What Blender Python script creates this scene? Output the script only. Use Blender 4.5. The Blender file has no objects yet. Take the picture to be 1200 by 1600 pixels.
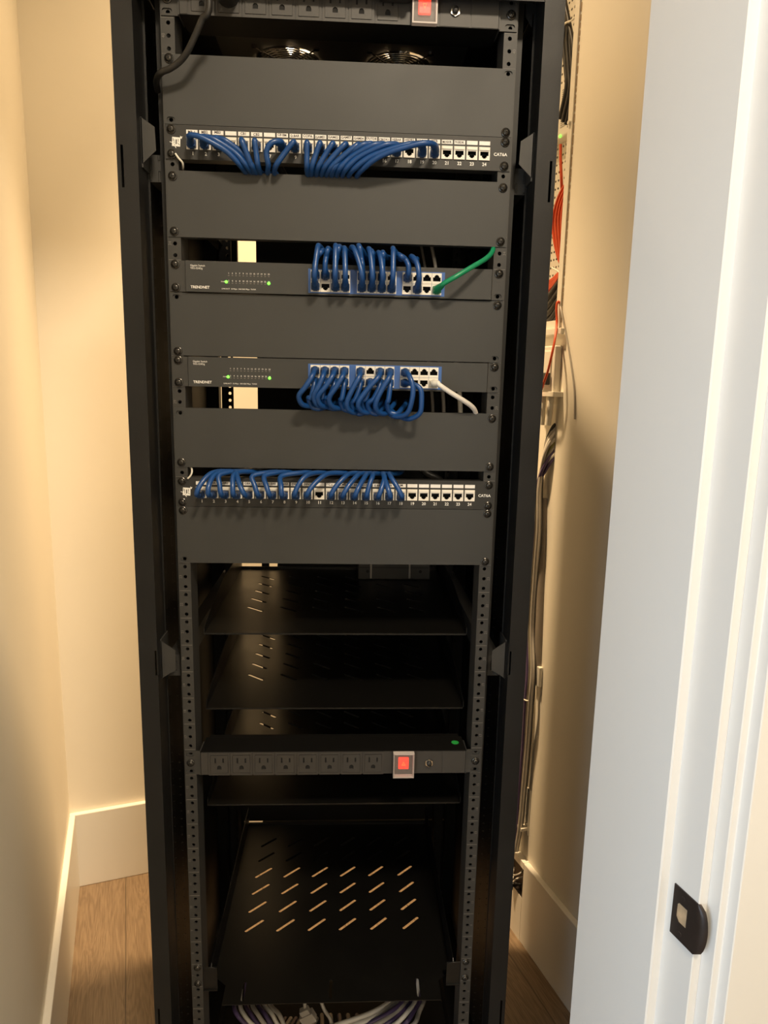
import bpy, bmesh, math, random
from mathutils import Vector, Matrix, Euler

random.seed(7)
SC = bpy.context.scene
COL = SC.collection

# ------------------------------------------------------------------ camera, world, lights, exposure
CAM = Vector((0.0164166, -1.0587608, 0.3202691))
CAM_ROT = Euler((1.39088170, -0.02075271, -0.04898952), 'XYZ')
FPX = 1093.966                       # focal length in pixels of a 1200 x 1600 frame
cd = bpy.data.cameras.new('camera')
cd.sensor_fit = 'HORIZONTAL'
cd.sensor_width = 36.0
cd.lens = FPX / 1200.0 * 36.0
cd.clip_start = 0.02
cam = bpy.data.objects.new('camera', cd)
COL.objects.link(cam)
cam.location = CAM
cam.rotation_euler = CAM_ROT
SC.camera = cam

SC.view_settings.view_transform = 'Standard'
SC.view_settings.look = 'None'
SC.view_settings.gamma = 1.0
SC.view_settings.exposure = 0.0
try:
    SC.view_settings.use_curve_mapping = False
except Exception:
    pass

FLOOR = -1.15
CEIL = 1.95
TH = math.radians(17.0)              # the closet is turned 17 degrees against the rack
UU = Vector((math.cos(TH), math.sin(TH), 0))
VV = Vector((-math.sin(TH), math.cos(TH), 0))


def W(u, v, z):
    return UU * u + VV * v + Vector((0, 0, z))


w = bpy.data.worlds.new('world')
SC.world = w
w.use_nodes = True
w.node_tree.nodes['Background'].inputs[0].default_value = (0.80, 0.88, 1.0, 1)
w.node_tree.nodes['Background'].inputs[1].default_value = 0.15


def light(name, kind, loc, energy, color, size=0.1, size_y=None, aim=None):
    d = bpy.data.lights.new(name, kind)
    d.energy = energy
    d.color = color
    if kind == 'AREA':
        if size_y:
            d.shape = 'RECTANGLE'
            d.size = size
            d.size_y = size_y
        else:
            d.shape = 'DISK'
            d.size = size
    else:
        d.shadow_soft_size = size
    o = bpy.data.objects.new(name, d)
    COL.objects.link(o)
    o.location = loc
    if aim is not None:
        o.rotation_euler = (Vector(aim) - Vector(loc)).to_track_quat('-Z', 'Y').to_euler()
    return o


# closet downlight, hall ceiling lamp, hall window daylight
o = light('closet_lamp', 'SPOT', (-0.082, 0.62, CEIL - 0.01), 430, (1.0, 0.70, 0.385), 0.05, aim=(-0.082, 0.62, 0))
o.data.spot_size = math.radians(60)
o.data.spot_blend = 1.0
o = light('closet_lamp_spill', 'SPOT', (-0.082, 0.62, CEIL - 0.012), 66, (1.0, 0.70, 0.385), 0.05, aim=(-0.082, 0.62, 0))
o.data.spot_size = math.radians(110)
o.data.spot_blend = 0.8
light('hall_lamp', 'AREA', W(-0.12, -1.75, CEIL - 0.03), 56, (1.0, 0.83, 0.61), 0.35, aim=W(-0.15, -1.3, 0))
light('hall_window_light', 'AREA', W(-1.75, -1.25, -0.15), 26, (0.68, 0.85, 1.0), 1.2, 1.7, aim=W(0.2, -0.5, -0.4))

# ------------------------------------------------------------------ geometry helpers


def ray(px, py):
    m = CAM_ROT.to_matrix()
    return m @ Vector(((px - 600) / FPX, -(py - 800) / FPX, -1.0))


def on_y(px, py, y):
    d = ray(px, py)
    return CAM + d * ((y - CAM.y) / d.y)


def on_z(px, py, z):
    d = ray(px, py)
    return CAM + d * ((z - CAM.z) / d.z)


def on_u(px, py, u):
    d = ray(px, py)
    return CAM + d * ((u - CAM.dot(UU)) / d.dot(UU))


def on_v(px, py, v):
    d = ray(px, py)
    return CAM + d * ((v - CAM.dot(VV)) / d.dot(VV))


def front(y):
    """local (a, b, c) -> world (a, y - c, b): a drawing that faces the viewer"""
    return Matrix(((1, 0, 0, 0), (0, 0, -1, y), (0, 1, 0, 0), (0, 0, 0, 1)))


def flat(z):
    return Matrix.Translation((0, 0, z))


_cache = {}


def fill_mesh(kind, key, make):
    k = (kind, key)
    if k not in _cache:
        cu = make()
        ob = bpy.data.objects.new('tmp', cu)
        COL.objects.link(ob)
        bpy.context.view_layer.update()
        me = bpy.data.meshes.new_from_object(ob)
        vs = [v.co.copy() for v in me.vertices]
        fs = [tuple(p.vertices) for p in me.polygons]
        bpy.data.objects.remove(ob)
        bpy.data.curves.remove(cu)
        bpy.data.meshes.remove(me)
        _cache[k] = (vs, fs)
    return _cache[k]


class MB:
    def __init__(self):
        self.bm = bmesh.new()

    def add(self, vs, fs, M=None, mi=0, smooth=False):
        nv = [self.bm.verts.new(M @ Vector(v) if M is not None else v) for v in vs]
        for f in fs:
            try:
                fc = self.bm.faces.new([nv[i] for i in f])
                fc.material_index = mi
                fc.smooth = smooth
            except ValueError:
                pass
        return self

    def box(self, x0, x1, y0, y1, z0, z1, bev=0.0, mi=0, M=None):
        x0, x1 = min(x0, x1), max(x0, x1)
        y0, y1 = min(y0, y1), max(y0, y1)
        z0, z1 = min(z0, z1), max(z0, z1)
        if bev <= 0:
            vs = [(x, y, z) for x in (x0, x1) for y in (y0, y1) for z in (z0, z1)]
            fs = [(0, 1, 3, 2), (4, 6, 7, 5), (0, 4, 5, 1), (2, 3, 7, 6), (0, 2, 6, 4), (1, 5, 7, 3)]
            return self.add(vs, fs, M, mi)
        t = bmesh.new()
        bmesh.ops.create_cube(t, size=1.0)
        for v in t.verts:
            v.co = Vector(((x0 + x1) / 2 + v.co.x * (x1 - x0), (y0 + y1) / 2 + v.co.y * (y1 - y0), (z0 + z1) / 2 + v.co.z * (z1 - z0)))
        bmesh.ops.bevel(t, geom=list(t.edges), offset=bev, segments=2, affect='EDGES', profile=0.5)
        t.verts.index_update()
        vs = [v.co.copy() for v in t.verts]
        fs = [tuple(v.index for v in f.verts) for f in t.faces]
        t.free()
        return self.add(vs, fs, M, mi)

    def cyl(self, p0, p1, r0, r1=None, n=16, mi=0, smooth=True, caps=True):
        p0, p1 = Vector(p0), Vector(p1)
        r1 = r0 if r1 is None else r1
        d = (p1 - p0).normalized()
        a = d.orthogonal().normalized()
        b = d.cross(a)
        vs = []
        for p, r in ((p0, r0), (p1, r1)):
            for i in range(n):
                t = 2 * math.pi * i / n
                vs.append(p + (a * math.cos(t) + b * math.sin(t)) * r)
        self.add(vs, [(i, (i + 1) % n, n + (i + 1) % n, n + i) for i in range(n)], None, mi, smooth)
        if caps:
            self.add(vs[:n], [tuple(range(n - 1, -1, -1))], None, mi)
            self.add(vs[n:], [tuple(range(n))], None, mi)
        return self

    def lathe(self, prof, M=None, n=16, mi=0, smooth=True):
        """prof: (radius, height) pairs, about local Z"""
        vs, fs = [], []
        for r, h in prof:
            for i in range(n):
                t = 2 * math.pi * i / n
                vs.append((r * math.cos(t), r * math.sin(t), h))
        for k in range(len(prof) - 1):
            for i in range(n):
                fs.append((k * n + i, k * n + (i + 1) % n, (k + 1) * n + (i + 1) % n, (k + 1) * n + i))
        return self.add(vs, fs, M, mi, smooth)

    def tube(self, pts, r, n=8, mi=0, sub=6, flat_k=1.0):
        pts = [Vector(p) for p in pts]
        path = curve_points(pts, sub)
        rs = r if callable(r) else (lambda t: r)
        m = len(path)
        t0 = (path[1] - path[0]).normalized()
        a = t0.orthogonal().normalized()
        vs, fs = [], []
        for k, p in enumerate(path):
            t = (path[min(k + 1, m - 1)] - path[max(k - 1, 0)]).normalized()
            a = (a - t * a.dot(t)).normalized()
            b = t.cross(a)
            rr = rs(k / (m - 1))
            for i in range(n):
                q = 2 * math.pi * i / n
                vs.append(p + (a * math.cos(q) + b * math.sin(q) * flat_k) * rr)
        for k in range(m - 1):
            for i in range(n):
                fs.append((k * n + i, k * n + (i + 1) % n, (k + 1) * n + (i + 1) % n, (k + 1) * n + i))
        self.add(vs, fs, None, mi, True)
        self.add(vs[:n], [tuple(range(n - 1, -1, -1))], None, mi)
        self.add(vs[-n:], [tuple(range(n))], None, mi)
        return self

    def plate(self, outer, holes, th, M, mi=0):
        """flat plate with holes, drawn in local XY, local z from 0 to th"""
        def make():
            cu = bpy.data.curves.new('c', 'CURVE')
            cu.dimensions = '2D'
            cu.fill_mode = 'BOTH'
            cu.extrude = th * 50
            for poly in [outer] + list(holes):
                s = cu.splines.new('POLY')
                s.points.add(len(poly) - 1)
                for p, q in zip(s.points, poly):
                    p.co = (q[0] * 100, q[1] * 100, 0, 1)
                s.use_cyclic_u = True
            return cu
        key = (tuple(map(tuple, outer)), tuple(tuple(map(tuple, h)) for h in holes), th)
        vs, fs = fill_mesh('plate', key, make)
        return self.add(vs, fs, M @ Matrix.Translation((0, 0, th / 2)) @ Matrix.Diagonal((.01, .01, .01, 1)), mi)

    def holed_strip(self, x0, x1, z0, z1, hx, hzs, rad, y0, y1):
        """upright strip facing -y with one column of octagonal holes"""
        hzs = sorted(hzs)
        zb = [z0] + [(a + c) / 2 for a, c in zip(hzs, hzs[1:])] + [z1]
        for i, hz in enumerate(hzs):
            c0, c1 = zb[i], zb[i + 1]
            o = [(x1, hz), (x1, c1), (hx, c1), (x0, c1), (x0, hz), (x0, c0), (hx, c0), (x1, c0)]
            h = [(hx + rad * math.cos(math.pi * k / 4), hz + rad * math.sin(math.pi * k / 4)) for k in range(8)]
            vs = [(x, y, z) for y in (y0, y1) for x, z in o + h]
            fs = []
            for k in range(8):
                k2 = (k + 1) % 8
                fs.append((k, k2, 8 + k2, 8 + k))
                fs.append((16 + k, 24 + k, 24 + k2, 16 + k2))
                fs.append((8 + k, 8 + k2, 24 + k2, 24 + k))
            self.add(vs, fs)
        for x in (x0, x1):
            self.add([(x, y0, z0), (x, y1, z0), (x, y1, z1), (x, y0, z1)], [(0, 1, 2, 3)])
        return self

    def text(self, s, size, M, mi=0, align='CENTER', sx=1.0, bold=0.0):
        def make():
            cu = bpy.data.curves.new('t', 'FONT')
            cu.body = s
            cu.size = 1.0
            cu.align_x = align
            cu.align_y = 'CENTER'
            cu.resolution_u = 2
            cu.offset = bold
            return cu
        vs, fs = fill_mesh('text', (s, align, bold), make)
        return self.add(vs, fs, M @ Matrix.Diagonal((size * sx, size, 1, 1)), mi)

    def mesh(self, name, mats, off=Vector((0, 0, 0)), recalc=True):
        if recalc:
            bmesh.ops.recalc_face_normals(self.bm, faces=list(self.bm.faces))
        for v in self.bm.verts:
            v.co -= off
        me = bpy.data.meshes.new(name)
        self.bm.to_mesh(me)
        self.bm.free()
        for m in (mats if isinstance(mats, (list, tuple)) else [mats]):
            me.materials.append(m)
        return me


def curve_points(pts, sub=6):
    if len(pts) < 3:
        return pts
    out = []
    P = [pts[0] * 2 - pts[1]] + pts + [pts[-1] * 2 - pts[-2]]
    for i in range(1, len(P) - 2):
        p0, p1, p2, p3 = P[i - 1], P[i], P[i + 1], P[i + 2]
        for k in range(sub):
            t = k / sub
            out.append(0.5 * ((2 * p1) + (p2 - p0) * t + (2 * p0 - 5 * p1 + 4 * p2 - p3) * t * t + (3 * p1 - p0 - 3 * p2 + p3) * t ** 3))
    out.append(pts[-1])
    return out


def rect(cx, cy, w_, h_):
    return [(cx - w_ / 2, cy - h_ / 2), (cx + w_ / 2, cy - h_ / 2), (cx + w_ / 2, cy + h_ / 2), (cx - w_ / 2, cy + h_ / 2)]


def rect2(x0, x1, y0, y1):
    return [(x0, y0), (x1, y0), (x1, y1), (x0, y1)]


def circ(cx, cy, r, n=10):
    return [(cx + r * math.cos(2 * math.pi * i / n), cy + r * math.sin(2 * math.pi * i / n)) for i in range(n)]


def slot(ax, ay, bx, by, r, n=5):
    """rounded slot from a to b"""
    t = math.atan2(by - ay, bx - ax)
    out = []
    for i in range(n + 1):
        q = t + math.pi / 2 + math.pi * i / n
        out.append((ax + r * math.cos(q), ay + r * math.sin(q)))
    for i in range(n + 1):
        q = t - math.pi / 2 + math.pi * i / n
        out.append((bx + r * math.cos(q), by + r * math.sin(q)))
    return out


ORG = {}


def thing(name, label, cat, loc, group=None):
    o = bpy.data.objects.new(name, None)
    o.empty_display_size = 0.02
    COL.objects.link(o)
    o.location = loc
    o['label'] = label
    o['category'] = cat
    if group:
        o['group'] = group
    ORG[o] = Vector(loc)
    return o


def part(name, mb, mats, parent, label=None):
    me = mb.mesh(name, mats, ORG[parent])
    o = bpy.data.objects.new(name, me)
    COL.objects.link(o)
    o.parent = parent
    ORG[o] = ORG[parent]
    if label:
        o['label'] = label
    return o


def inst(name, me, parent, loc, label=None):
    o = bpy.data.objects.new(name, me)
    COL.objects.link(o)
    o.parent = parent
    o.location = Vector(loc) - ORG[parent]
    ORG[o] = Vector(loc)
    if label:
        o['label'] = label
    return o


def solo(name, mb, mats, label, cat, loc, group=None):
    me = mb.mesh(name, mats, Vector(loc))
    o = bpy.data.objects.new(name, me)
    COL.objects.link(o)
    o.location = loc
    o['label'] = label
    o['category'] = cat
    if group:
        o['group'] = group
    ORG[o] = Vector(loc)
    return o


def struct(name, mb, mats):
    """part of the setting, drawn in room coordinates (u, v, z)"""
    me = mb.mesh(name, mats)
    o = bpy.data.objects.new(name, me)
    COL.objects.link(o)
    o.rotation_euler = (0, 0, TH)
    o['kind'] = 'structure'
    return o


# ------------------------------------------------------------------ materials


def mat(name, col, rough=0.5, metal=0.0, spec=0.5, noise=0.0, nscale=30.0, bump=0.0, bscale=300.0, coat=0.0, rnoise=0.0, emit=None, estr=0.0, trans=0.0, alpha=1.0):
    m = bpy.data.materials.new(name)
    m.use_nodes = True
    nt = m.node_tree
    b = nt.nodes['Principled BSDF']
    b.inputs['Base Color'].default_value = (*col, 1)
    b.inputs['Roughness'].default_value = rough
    b.inputs['Metallic'].default_value = metal
    b.inputs['Specular IOR Level'].default_value = spec
    b.inputs['Coat Weight'].default_value = coat
    b.inputs['Transmission Weight'].default_value = trans
    b.inputs['Alpha'].default_value = alpha
    if emit:
        b.inputs['Emission Color'].default_value = (*emit, 1)
        b.inputs['Emission Strength'].default_value = estr
    tc = nt.nodes.new('ShaderNodeTexCoord')
    if noise > 0 or rnoise > 0:
        n = nt.nodes.new('ShaderNodeTexNoise')
        n.inputs['Scale'].default_value = nscale
        n.inputs['Detail'].default_value = 4
        nt.links.new(tc.outputs['Object'], n.inputs['Vector'])
        if noise > 0:
            r = nt.nodes.new('ShaderNodeMapRange')
            r.inputs['From Min'].default_value = 0.3
            r.inputs['From Max'].default_value = 0.7
            r.inputs['To Min'].default_value = 1 - noise
            r.inputs['To Max'].default_value = 1 + noise
            nt.links.new(n.outputs['Fac'], r.inputs['Value'])
            mx = nt.nodes.new('ShaderNodeVectorMath')
            mx.operation = 'SCALE'
            mx.inputs[0].default_value = col
            nt.links.new(r.outputs['Result'], mx.inputs['Scale'])
            nt.links.new(mx.outputs['Vector'], b.inputs['Base Color'])
        if rnoise > 0:
            r2 = nt.nodes.new('ShaderNodeMapRange')
            r2.inputs['From Min'].default_value = 0.3
            r2.inputs['From Max'].default_value = 0.7
            r2.inputs['To Min'].default_value = rough - rnoise
            r2.inputs['To Max'].default_value = rough + rnoise
            nt.links.new(n.outputs['Fac'], r2.inputs['Value'])
            nt.links.new(r2.outputs['Result'], b.inputs['Roughness'])
    if bump > 0:
        n2 = nt.nodes.new('ShaderNodeTexNoise')
        n2.inputs['Scale'].default_value = bscale
        n2.inputs['Detail'].default_value = 2
        nt.links.new(tc.outputs['Object'], n2.inputs['Vector'])
        bp = nt.nodes.new('ShaderNodeBump')
        bp.inputs['Strength'].default_value = bump
        bp.inputs['Distance'].default_value = 0.001
        nt.links.new(n2.outputs['Fac'], bp.inputs['Height'])
        nt.links.new(bp.outputs['Normal'], b.inputs['Normal'])
    return m


M_WALL = mat('painted_wall', (0.88, 0.825, 0.71), 0.6, spec=0.3, bump=0.05, bscale=120, noise=0.015, nscale=3)
M_TRIM = mat('painted_trim', (0.87, 0.84, 0.77), 0.35, spec=0.4, noise=0.01, nscale=5)
M_JAMB = mat('jamb_paint', (0.80, 0.79, 0.77), 0.35, spec=0.4, noise=0.01, nscale=6)
M_CEIL = mat('ceiling_paint', (0.80, 0.78, 0.72), 0.7, noise=0.01)
M_FRAME = mat('powder_coat_frame', (0.012, 0.0117, 0.0115), 0.45, spec=0.35, noise=0.12, nscale=14, bump=0.15, bscale=1400, rnoise=0.05)
M_INNER = mat('powder_coat_inner', (0.005, 0.0046, 0.0042), 0.55, spec=0.25, noise=0.1, nscale=20, bump=0.1, bscale=1400)
M_RAIL = mat('powder_coat_rail', (0.038, 0.037, 0.035), 0.5, noise=0.12, nscale=25, bump=0.15, bscale=1600)
M_PANEL = mat('powder_coat_panel', (0.037, 0.0375, 0.0365), 0.5, noise=0.10, nscale=9, bump=0.12, bscale=1800, rnoise=0.05)
M_TRAY_LIT = mat('fan_tray_lit_coat', (0.075, 0.070, 0.062), 0.45, noise=0.1, nscale=20)  # coat paler than the rails: hall bounce light put into the colour
M_PATCH = mat('black_panel_paint', (0.025, 0.0245, 0.0235), 0.5, noise=0.08, nscale=20, bump=0.08, bscale=1500)
M_SHELF = mat('shelf_coat', (0.006, 0.0056, 0.005), 0.33, spec=0.42, noise=0.1, nscale=12, bump=0.06, bscale=900, rnoise=0.04)
M_DARK = mat('black_void', (0.004, 0.004, 0.004), 0.8, noise=0.1)
M_SCREW = mat('black_zinc', (0.07, 0.066, 0.06), 0.22, metal=0.75, noise=0.1, nscale=400)
M_STEEL = mat('bright_nickel', (0.80, 0.76, 0.68), 0.18, metal=1.0, noise=0.05, nscale=200)
M_BLUE = mat('blue_jacket', (0.008, 0.062, 0.235), 0.34, noise=0.06, nscale=60, coat=0.1)
M_BOOT = mat('blue_boot', (0.010, 0.052, 0.175), 0.4, noise=0.08, nscale=80)
M_GREEN = mat('green_jacket', (0.006, 0.24, 0.105), 0.35, noise=0.06, nscale=60)
M_WHITE = mat('white_jacket', (0.78, 0.74, 0.68), 0.4, noise=0.04, nscale=60)
M_IVORY = mat('ivory_plastic', (0.80, 0.76, 0.66), 0.4, noise=0.03, nscale=90)
M_PORT = mat('white_port', (0.88, 0.83, 0.74), 0.4, noise=0.03, nscale=90)
M_PAPER = mat('label_paper', (0.88, 0.85, 0.81), 0.6, noise=0.04, nscale=200)
M_INK = mat('label_ink', (0.03, 0.02, 0.02), 0.7, noise=0.1)
M_PRINT = mat('white_print', (0.90, 0.88, 0.83), 0.5, noise=0.03)
M_FAINT = mat('etched_grey', (0.16, 0.15, 0.135), 0.5, noise=0.1)
M_FACE = mat('switch_face_blue', (0.045, 0.13, 0.40), 0.4, noise=0.05, nscale=40)
M_OUTLET = mat('outlet_plastic', (0.042, 0.039, 0.036), 0.5, noise=0.08, nscale=40)
M_STRIP = mat('power_strip_body', (0.034, 0.032, 0.030), 0.48, noise=0.1, nscale=20, bump=0.1, bscale=1500)
M_LED = mat('green_led', (0.1, 0.6, 0.05), 0.4, noise=0.02, emit=(0.16, 1.0, 0.05), estr=3.0)
M_RED = mat('lit_red_rocker', (0.35, 0.01, 0.005), 0.4, noise=0.03, emit=(1.0, 0.03, 0.01), estr=1.5)
M_AMBER = mat('lit_amber_mark', (0.9, 0.2, 0.03), 0.4, noise=0.03, emit=(1.0, 0.16, 0.02), estr=1.0)
M_CLEAR = mat('clear_cover', (0.46, 0.40, 0.37), 0.2, noise=0.02, alpha=0.15)
M_FROST = mat('frosted_rim', (0.82, 0.74, 0.70), 0.3, noise=0.02, alpha=0.75)
M_STICK = mat('green_sticker', (0.02, 0.36, 0.06), 0.6, noise=0.05, nscale=150)
M_RUBBER = mat('black_rubber', (0.018, 0.017, 0.016), 0.42, noise=0.1, nscale=60)
M_ORANGE = mat('orange_jacket', (0.62, 0.075, 0.018), 0.42, noise=0.06, nscale=60)
M_PURPLE = mat('purple_jacket', (0.085, 0.055, 0.14), 0.45, noise=0.1, nscale=60)
M_GREY = mat('grey_jacket', (0.40, 0.37, 0.33), 0.45, noise=0.06, nscale=60)
M_OLIVE = mat('olive_jacket', (0.24, 0.23, 0.07), 0.45, noise=0.06, nscale=60)
M_CONDUIT = mat('conduit_grey_brown', (0.27, 0.23, 0.19), 0.55, noise=0.08, nscale=40)
M_ENCL = mat('enclosure_paint', (0.76, 0.72, 0.63), 0.45, noise=0.02, nscale=20)
M_VENT = mat('vent_grey', (0.33, 0.31, 0.27), 0.5, noise=0.05, nscale=60)
M_BRONZE = mat('dark_bronze', (0.045, 0.036, 0.034), 0.35, metal=0.6, noise=0.1, nscale=100)
M_RAWWOOD = mat('raw_wood', (0.50, 0.36, 0.22), 0.7, noise=0.15, nscale=120)
M_CHROME = mat('fan_chrome', (0.75, 0.72, 0.68), 0.15, metal=1.0, noise=0.03)


def wood_floor():
    m = bpy.data.materials.new('oak_planks')
    m.use_nodes = True
    nt = m.node_tree
    b = nt.nodes['Principled BSDF']
    b.inputs['Roughness'].default_value = 0.42
    tc = nt.nodes.new('ShaderNodeTexCoord')
    sp = nt.nodes.new('ShaderNodeSeparateXYZ')
    nt.links.new(tc.outputs['Object'], sp.inputs[0])

    def mth(op, a, bb=None):
        n = nt.nodes.new('ShaderNodeMath')
        n.operation = op
        for i, q in enumerate((a, bb)):
            if q is None:
                continue
            if hasattr(q, 'is_linked') or hasattr(q, 'links'):
                nt.links.new(q, n.inputs[i])
            else:
                n.inputs[i].default_value = q
        return n.outputs[0]
    x = mth('DIVIDE', mth('ADD', sp.outputs['X'], 0.360), 0.190)
    pid = mth('FLOOR', x)
    fr = mth('FRACT', x)
    d = mth('MINIMUM', fr, mth('SUBTRACT', 1.0, fr))
    seam = nt.nodes.new('ShaderNodeMapRange')
    seam.inputs['From Min'].default_value = 0.002
    seam.inputs['From Max'].default_value = 0.012
    seam.inputs['To Min'].default_value = 0.45
    seam.inputs['To Max'].default_value = 1.0
    nt.links.new(d, seam.inputs['Value'])
    # grain stretched along the plank, shifted per plank
    mp = nt.nodes.new('ShaderNodeCombineXYZ')
    nt.links.new(mth('MULTIPLY', sp.outputs['X'], 26.0), mp.inputs[0])
    nt.links.new(mth('ADD', mth('MULTIPLY', sp.outputs['Y'], 2.6), mth('MULTIPLY', pid, 7.3)), mp.inputs[1])
    n1 = nt.nodes.new('ShaderNodeTexNoise')
    n1.inputs['Scale'].default_value = 1.0
    n1.inputs['Detail'].default_value = 3
    n1.inputs['Distortion'].default_value = 1.2
    nt.links.new(mp.outputs[0], n1.inputs['Vector'])
    wv = nt.nodes.new('ShaderNodeMath')
    wv.operation = 'SINE'
    nt.links.new(mth('MULTIPLY', n1.outputs['Fac'], 55.0), wv.inputs[0])
    mp2 = nt.nodes.new('ShaderNodeCombineXYZ')
    nt.links.new(mth('MULTIPLY', sp.outputs['X'], 420.0), mp2.inputs[0])
    nt.links.new(mth('MULTIPLY', sp.outputs['Y'], 16.0), mp2.inputs[1])
    n2 = nt.nodes.new('ShaderNodeTexNoise')
    n2.inputs['Scale'].default_value = 1.0
    n2.inputs['Detail'].default_value = 2
    nt.links.new(mp2.outputs[0], n2.inputs['Vector'])
    g = mth('ADD', mth('MULTIPLY', wv.outputs[0], 0.10), mth('MULTIPLY', n2.outputs['Fac'], 0.9))
    ramp = nt.nodes.new('ShaderNodeValToRGB')
    ramp.color_ramp.elements[0].position = 0.25
    ramp.color_ramp.elements[0].color = (0.165, 0.110, 0.066, 1)
    ramp.color_ramp.elements[1].position = 0.62
    ramp.color_ramp.elements[1].color = (0.255, 0.180, 0.110, 1)
    nt.links.new(g, ramp.inputs[0])
    mul = nt.nodes.new('ShaderNodeVectorMath')
    mul.operation = 'SCALE'
    nt.links.new(ramp.outputs[0], mul.inputs[0])
    nt.links.new(seam.outputs[0], mul.inputs['Scale'])
    nt.links.new(mul.outputs[0], b.inputs['Base Color'])
    return m


M_FLOOR = wood_floor()

# ------------------------------------------------------------------ the setting (room coordinates u, v, z)
UL, UR, VB = -0.503, 0.655, 1.010            # left wall, right wall, back wall
U0 = 0.24                                    # stop face of the right door jamb


def uv_of(p):
    return p.dot(UU), p.dot(VV), p.z


# the profile of the right jamb and casing
vF = uv_of(on_u(890, 1600, U0))[1]
v1 = uv_of(on_u(1008, 1600, U0))[1]
u1 = uv_of(on_v(1021.5, 1600, v1))[0]
v2 = uv_of(on_u(1071, 1600, u1))[1]
u2 = uv_of(on_v(1083, 1600, v2))[0]
v3 = uv_of(on_u(1103.5, 1600, u2))[1]
u3 = uv_of(on_v(1113.5, 1600, v3))[0]
v4 = uv_of(on_u(1130.5, 1600, u3))[1]
ULJ = -0.475                                 # left jamb stop face
HEAD = 1.29
HALL_L, HALL_R, HALL_B = -1.9, 1.5, -2.6

b = MB().box(HALL_L, HALL_R, HALL_B, VB + 0.1, FLOOR - 0.06, FLOOR)
struct('floor', b, M_FLOOR)
b = MB().box(HALL_L, HALL_R, HALL_B, VB + 0.1, CEIL, CEIL + 0.05)
struct('ceiling', b, M_CEIL)
b = MB().box(UL - 0.1, UL, vF - 0.02, VB + 0.1, FLOOR, CEIL)
struct('wall_left', b, M_WALL)
b = MB().box(UL, UR + 0.1, VB, VB + 0.1, FLOOR, CEIL)
struct('wall_back', b, M_WALL)

# right wall with two real openings: the media enclosure recess and a cable opening
EN_V0 = 0.434
EN_Z0, EN_Z1 = 0.470, 1.42
wz = [FLOOR, EN_Z0, EN_Z1, CEIL]
b = MB()
b.box(UR, UR + 0.1, vF - 0.02, EN_V0, FLOOR, CEIL)
b.box(UR, UR + 0.1, EN_V0, 0.86, FLOOR, EN_Z0)
b.box(UR, UR + 0.1, EN_V0, 0.86, EN_Z1, CEIL)
b.box(UR, UR + 0.1, 0.86, VB, FLOOR, CEIL)
struct('wall_right', b, M_WALL)

b = MB()
b.box(HALL_L, ULJ - 0.012, v2 + 0.004, vF, FLOOR, CEIL)
b.box(u1 + 0.012, HALL_R, v2 + 0.004, vF, FLOOR, CEIL)
b.box(ULJ - 0.012, u1 + 0.012, v2 + 0.004, vF, HEAD + 0.02, CEIL)
struct('wall_front', b, M_WALL)
b = MB().box(HALL_L, HALL_R, HALL_B - 0.1, HALL_B, FLOOR, CEIL)
struct('wall_hall_back', b, M_WALL)
b = MB().box(HALL_R, HALL_R + 0.1, HALL_B, vF, FLOOR, CEIL)
struct('wall_hall_right', b, M_WALL)


def jamb_profile(sgn, uc):
    """(u, v) outline of jamb + casing; sgn = +1 for the right-hand side"""
    d1, d2, d3 = u1 - U0, u2 - U0, u3 - U0
    jam = [(0, vF), (0, v1 + .0015), (.0015, v1), (d1, v1), (d1, v2 + .001), (d1 + .001, v2), (d1 + .019, v2), (d1 + .019, vF)]
    cas = [(d2, v2 - .0002), (d2, v3 + .001), (d2 + .001, v3), (d3 - .001, v3), (d3, v3 - .001), (d3, v4 + .001), (d3 + .001, v4), (d3 + .085, v4), (d3 + .085, v2 + .0038), (d1 + .0195, v2 + .0038), (d1 + .0195, v2 - .0002)]
    f = lambda q: [(uc + sgn * a, b_) for a, b_ in q]
    return f(jam), f(cas)


for nm, sgn, uc in (('1', 1, U0), ('3', -1, ULJ)):
    jam, cas = jamb_profile(sgn, uc)
    b = MB().plate(jam, [], HEAD - FLOOR, flat(FLOOR))
    struct('trim_' + nm, b, M_JAMB)
    b = MB().plate(cas, [], HEAD + 0.06 - FLOOR, flat(FLOOR))
    struct('trim_' + str(int(nm) + 1), b, M_JAMB)
b = MB().box(ULJ - .012, u1 + .012, v1, vF, HEAD, HEAD + .02)
struct('trim_5', b, M_JAMB)

# baseboards: tall, flat, eased top edge
BB = 0.233


def base_board(name, u0, u1_, v0, v1_):
    b = MB().box(u0, u1_, v0, v1_, FLOOR, FLOOR + BB, bev=0.0025)
    return struct(name, b, M_TRIM)


base_board('baseboard_left', UL, UL + .016, vF, VB - .016)
base_board('baseboard_back', UL, UR, VB - .016, VB)
# right baseboard has a cut-out round the low wall box
b = MB()
_p, _q = uv_of(on_u(817.5, 1347, UR - .016)), uv_of(on_u(816, 1404, UR - .016))
BXV0, BXV1, BXZ0, BXZ1 = (_p[1] + _q[1]) / 2, (_p[1] + _q[1]) / 2 + .09, _q[2], min(_p[2], -.936)
b.box(UR - .016, UR, vF, BXV0, FLOOR, FLOOR + BB, bev=.002)
b.box(UR - .016, UR, BXV0, BXV1, FLOOR, BXZ0)
b.box(UR - .016, UR, BXV0, BXV1, BXZ1, FLOOR + BB)
b.box(UR - .016, UR, BXV1, VB - .016, FLOOR, FLOOR + BB)
struct('baseboard_right', b, M_TRIM)
base_board('baseboard_front', u1 + .03, UR - .016, vF, vF + .016)

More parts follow.
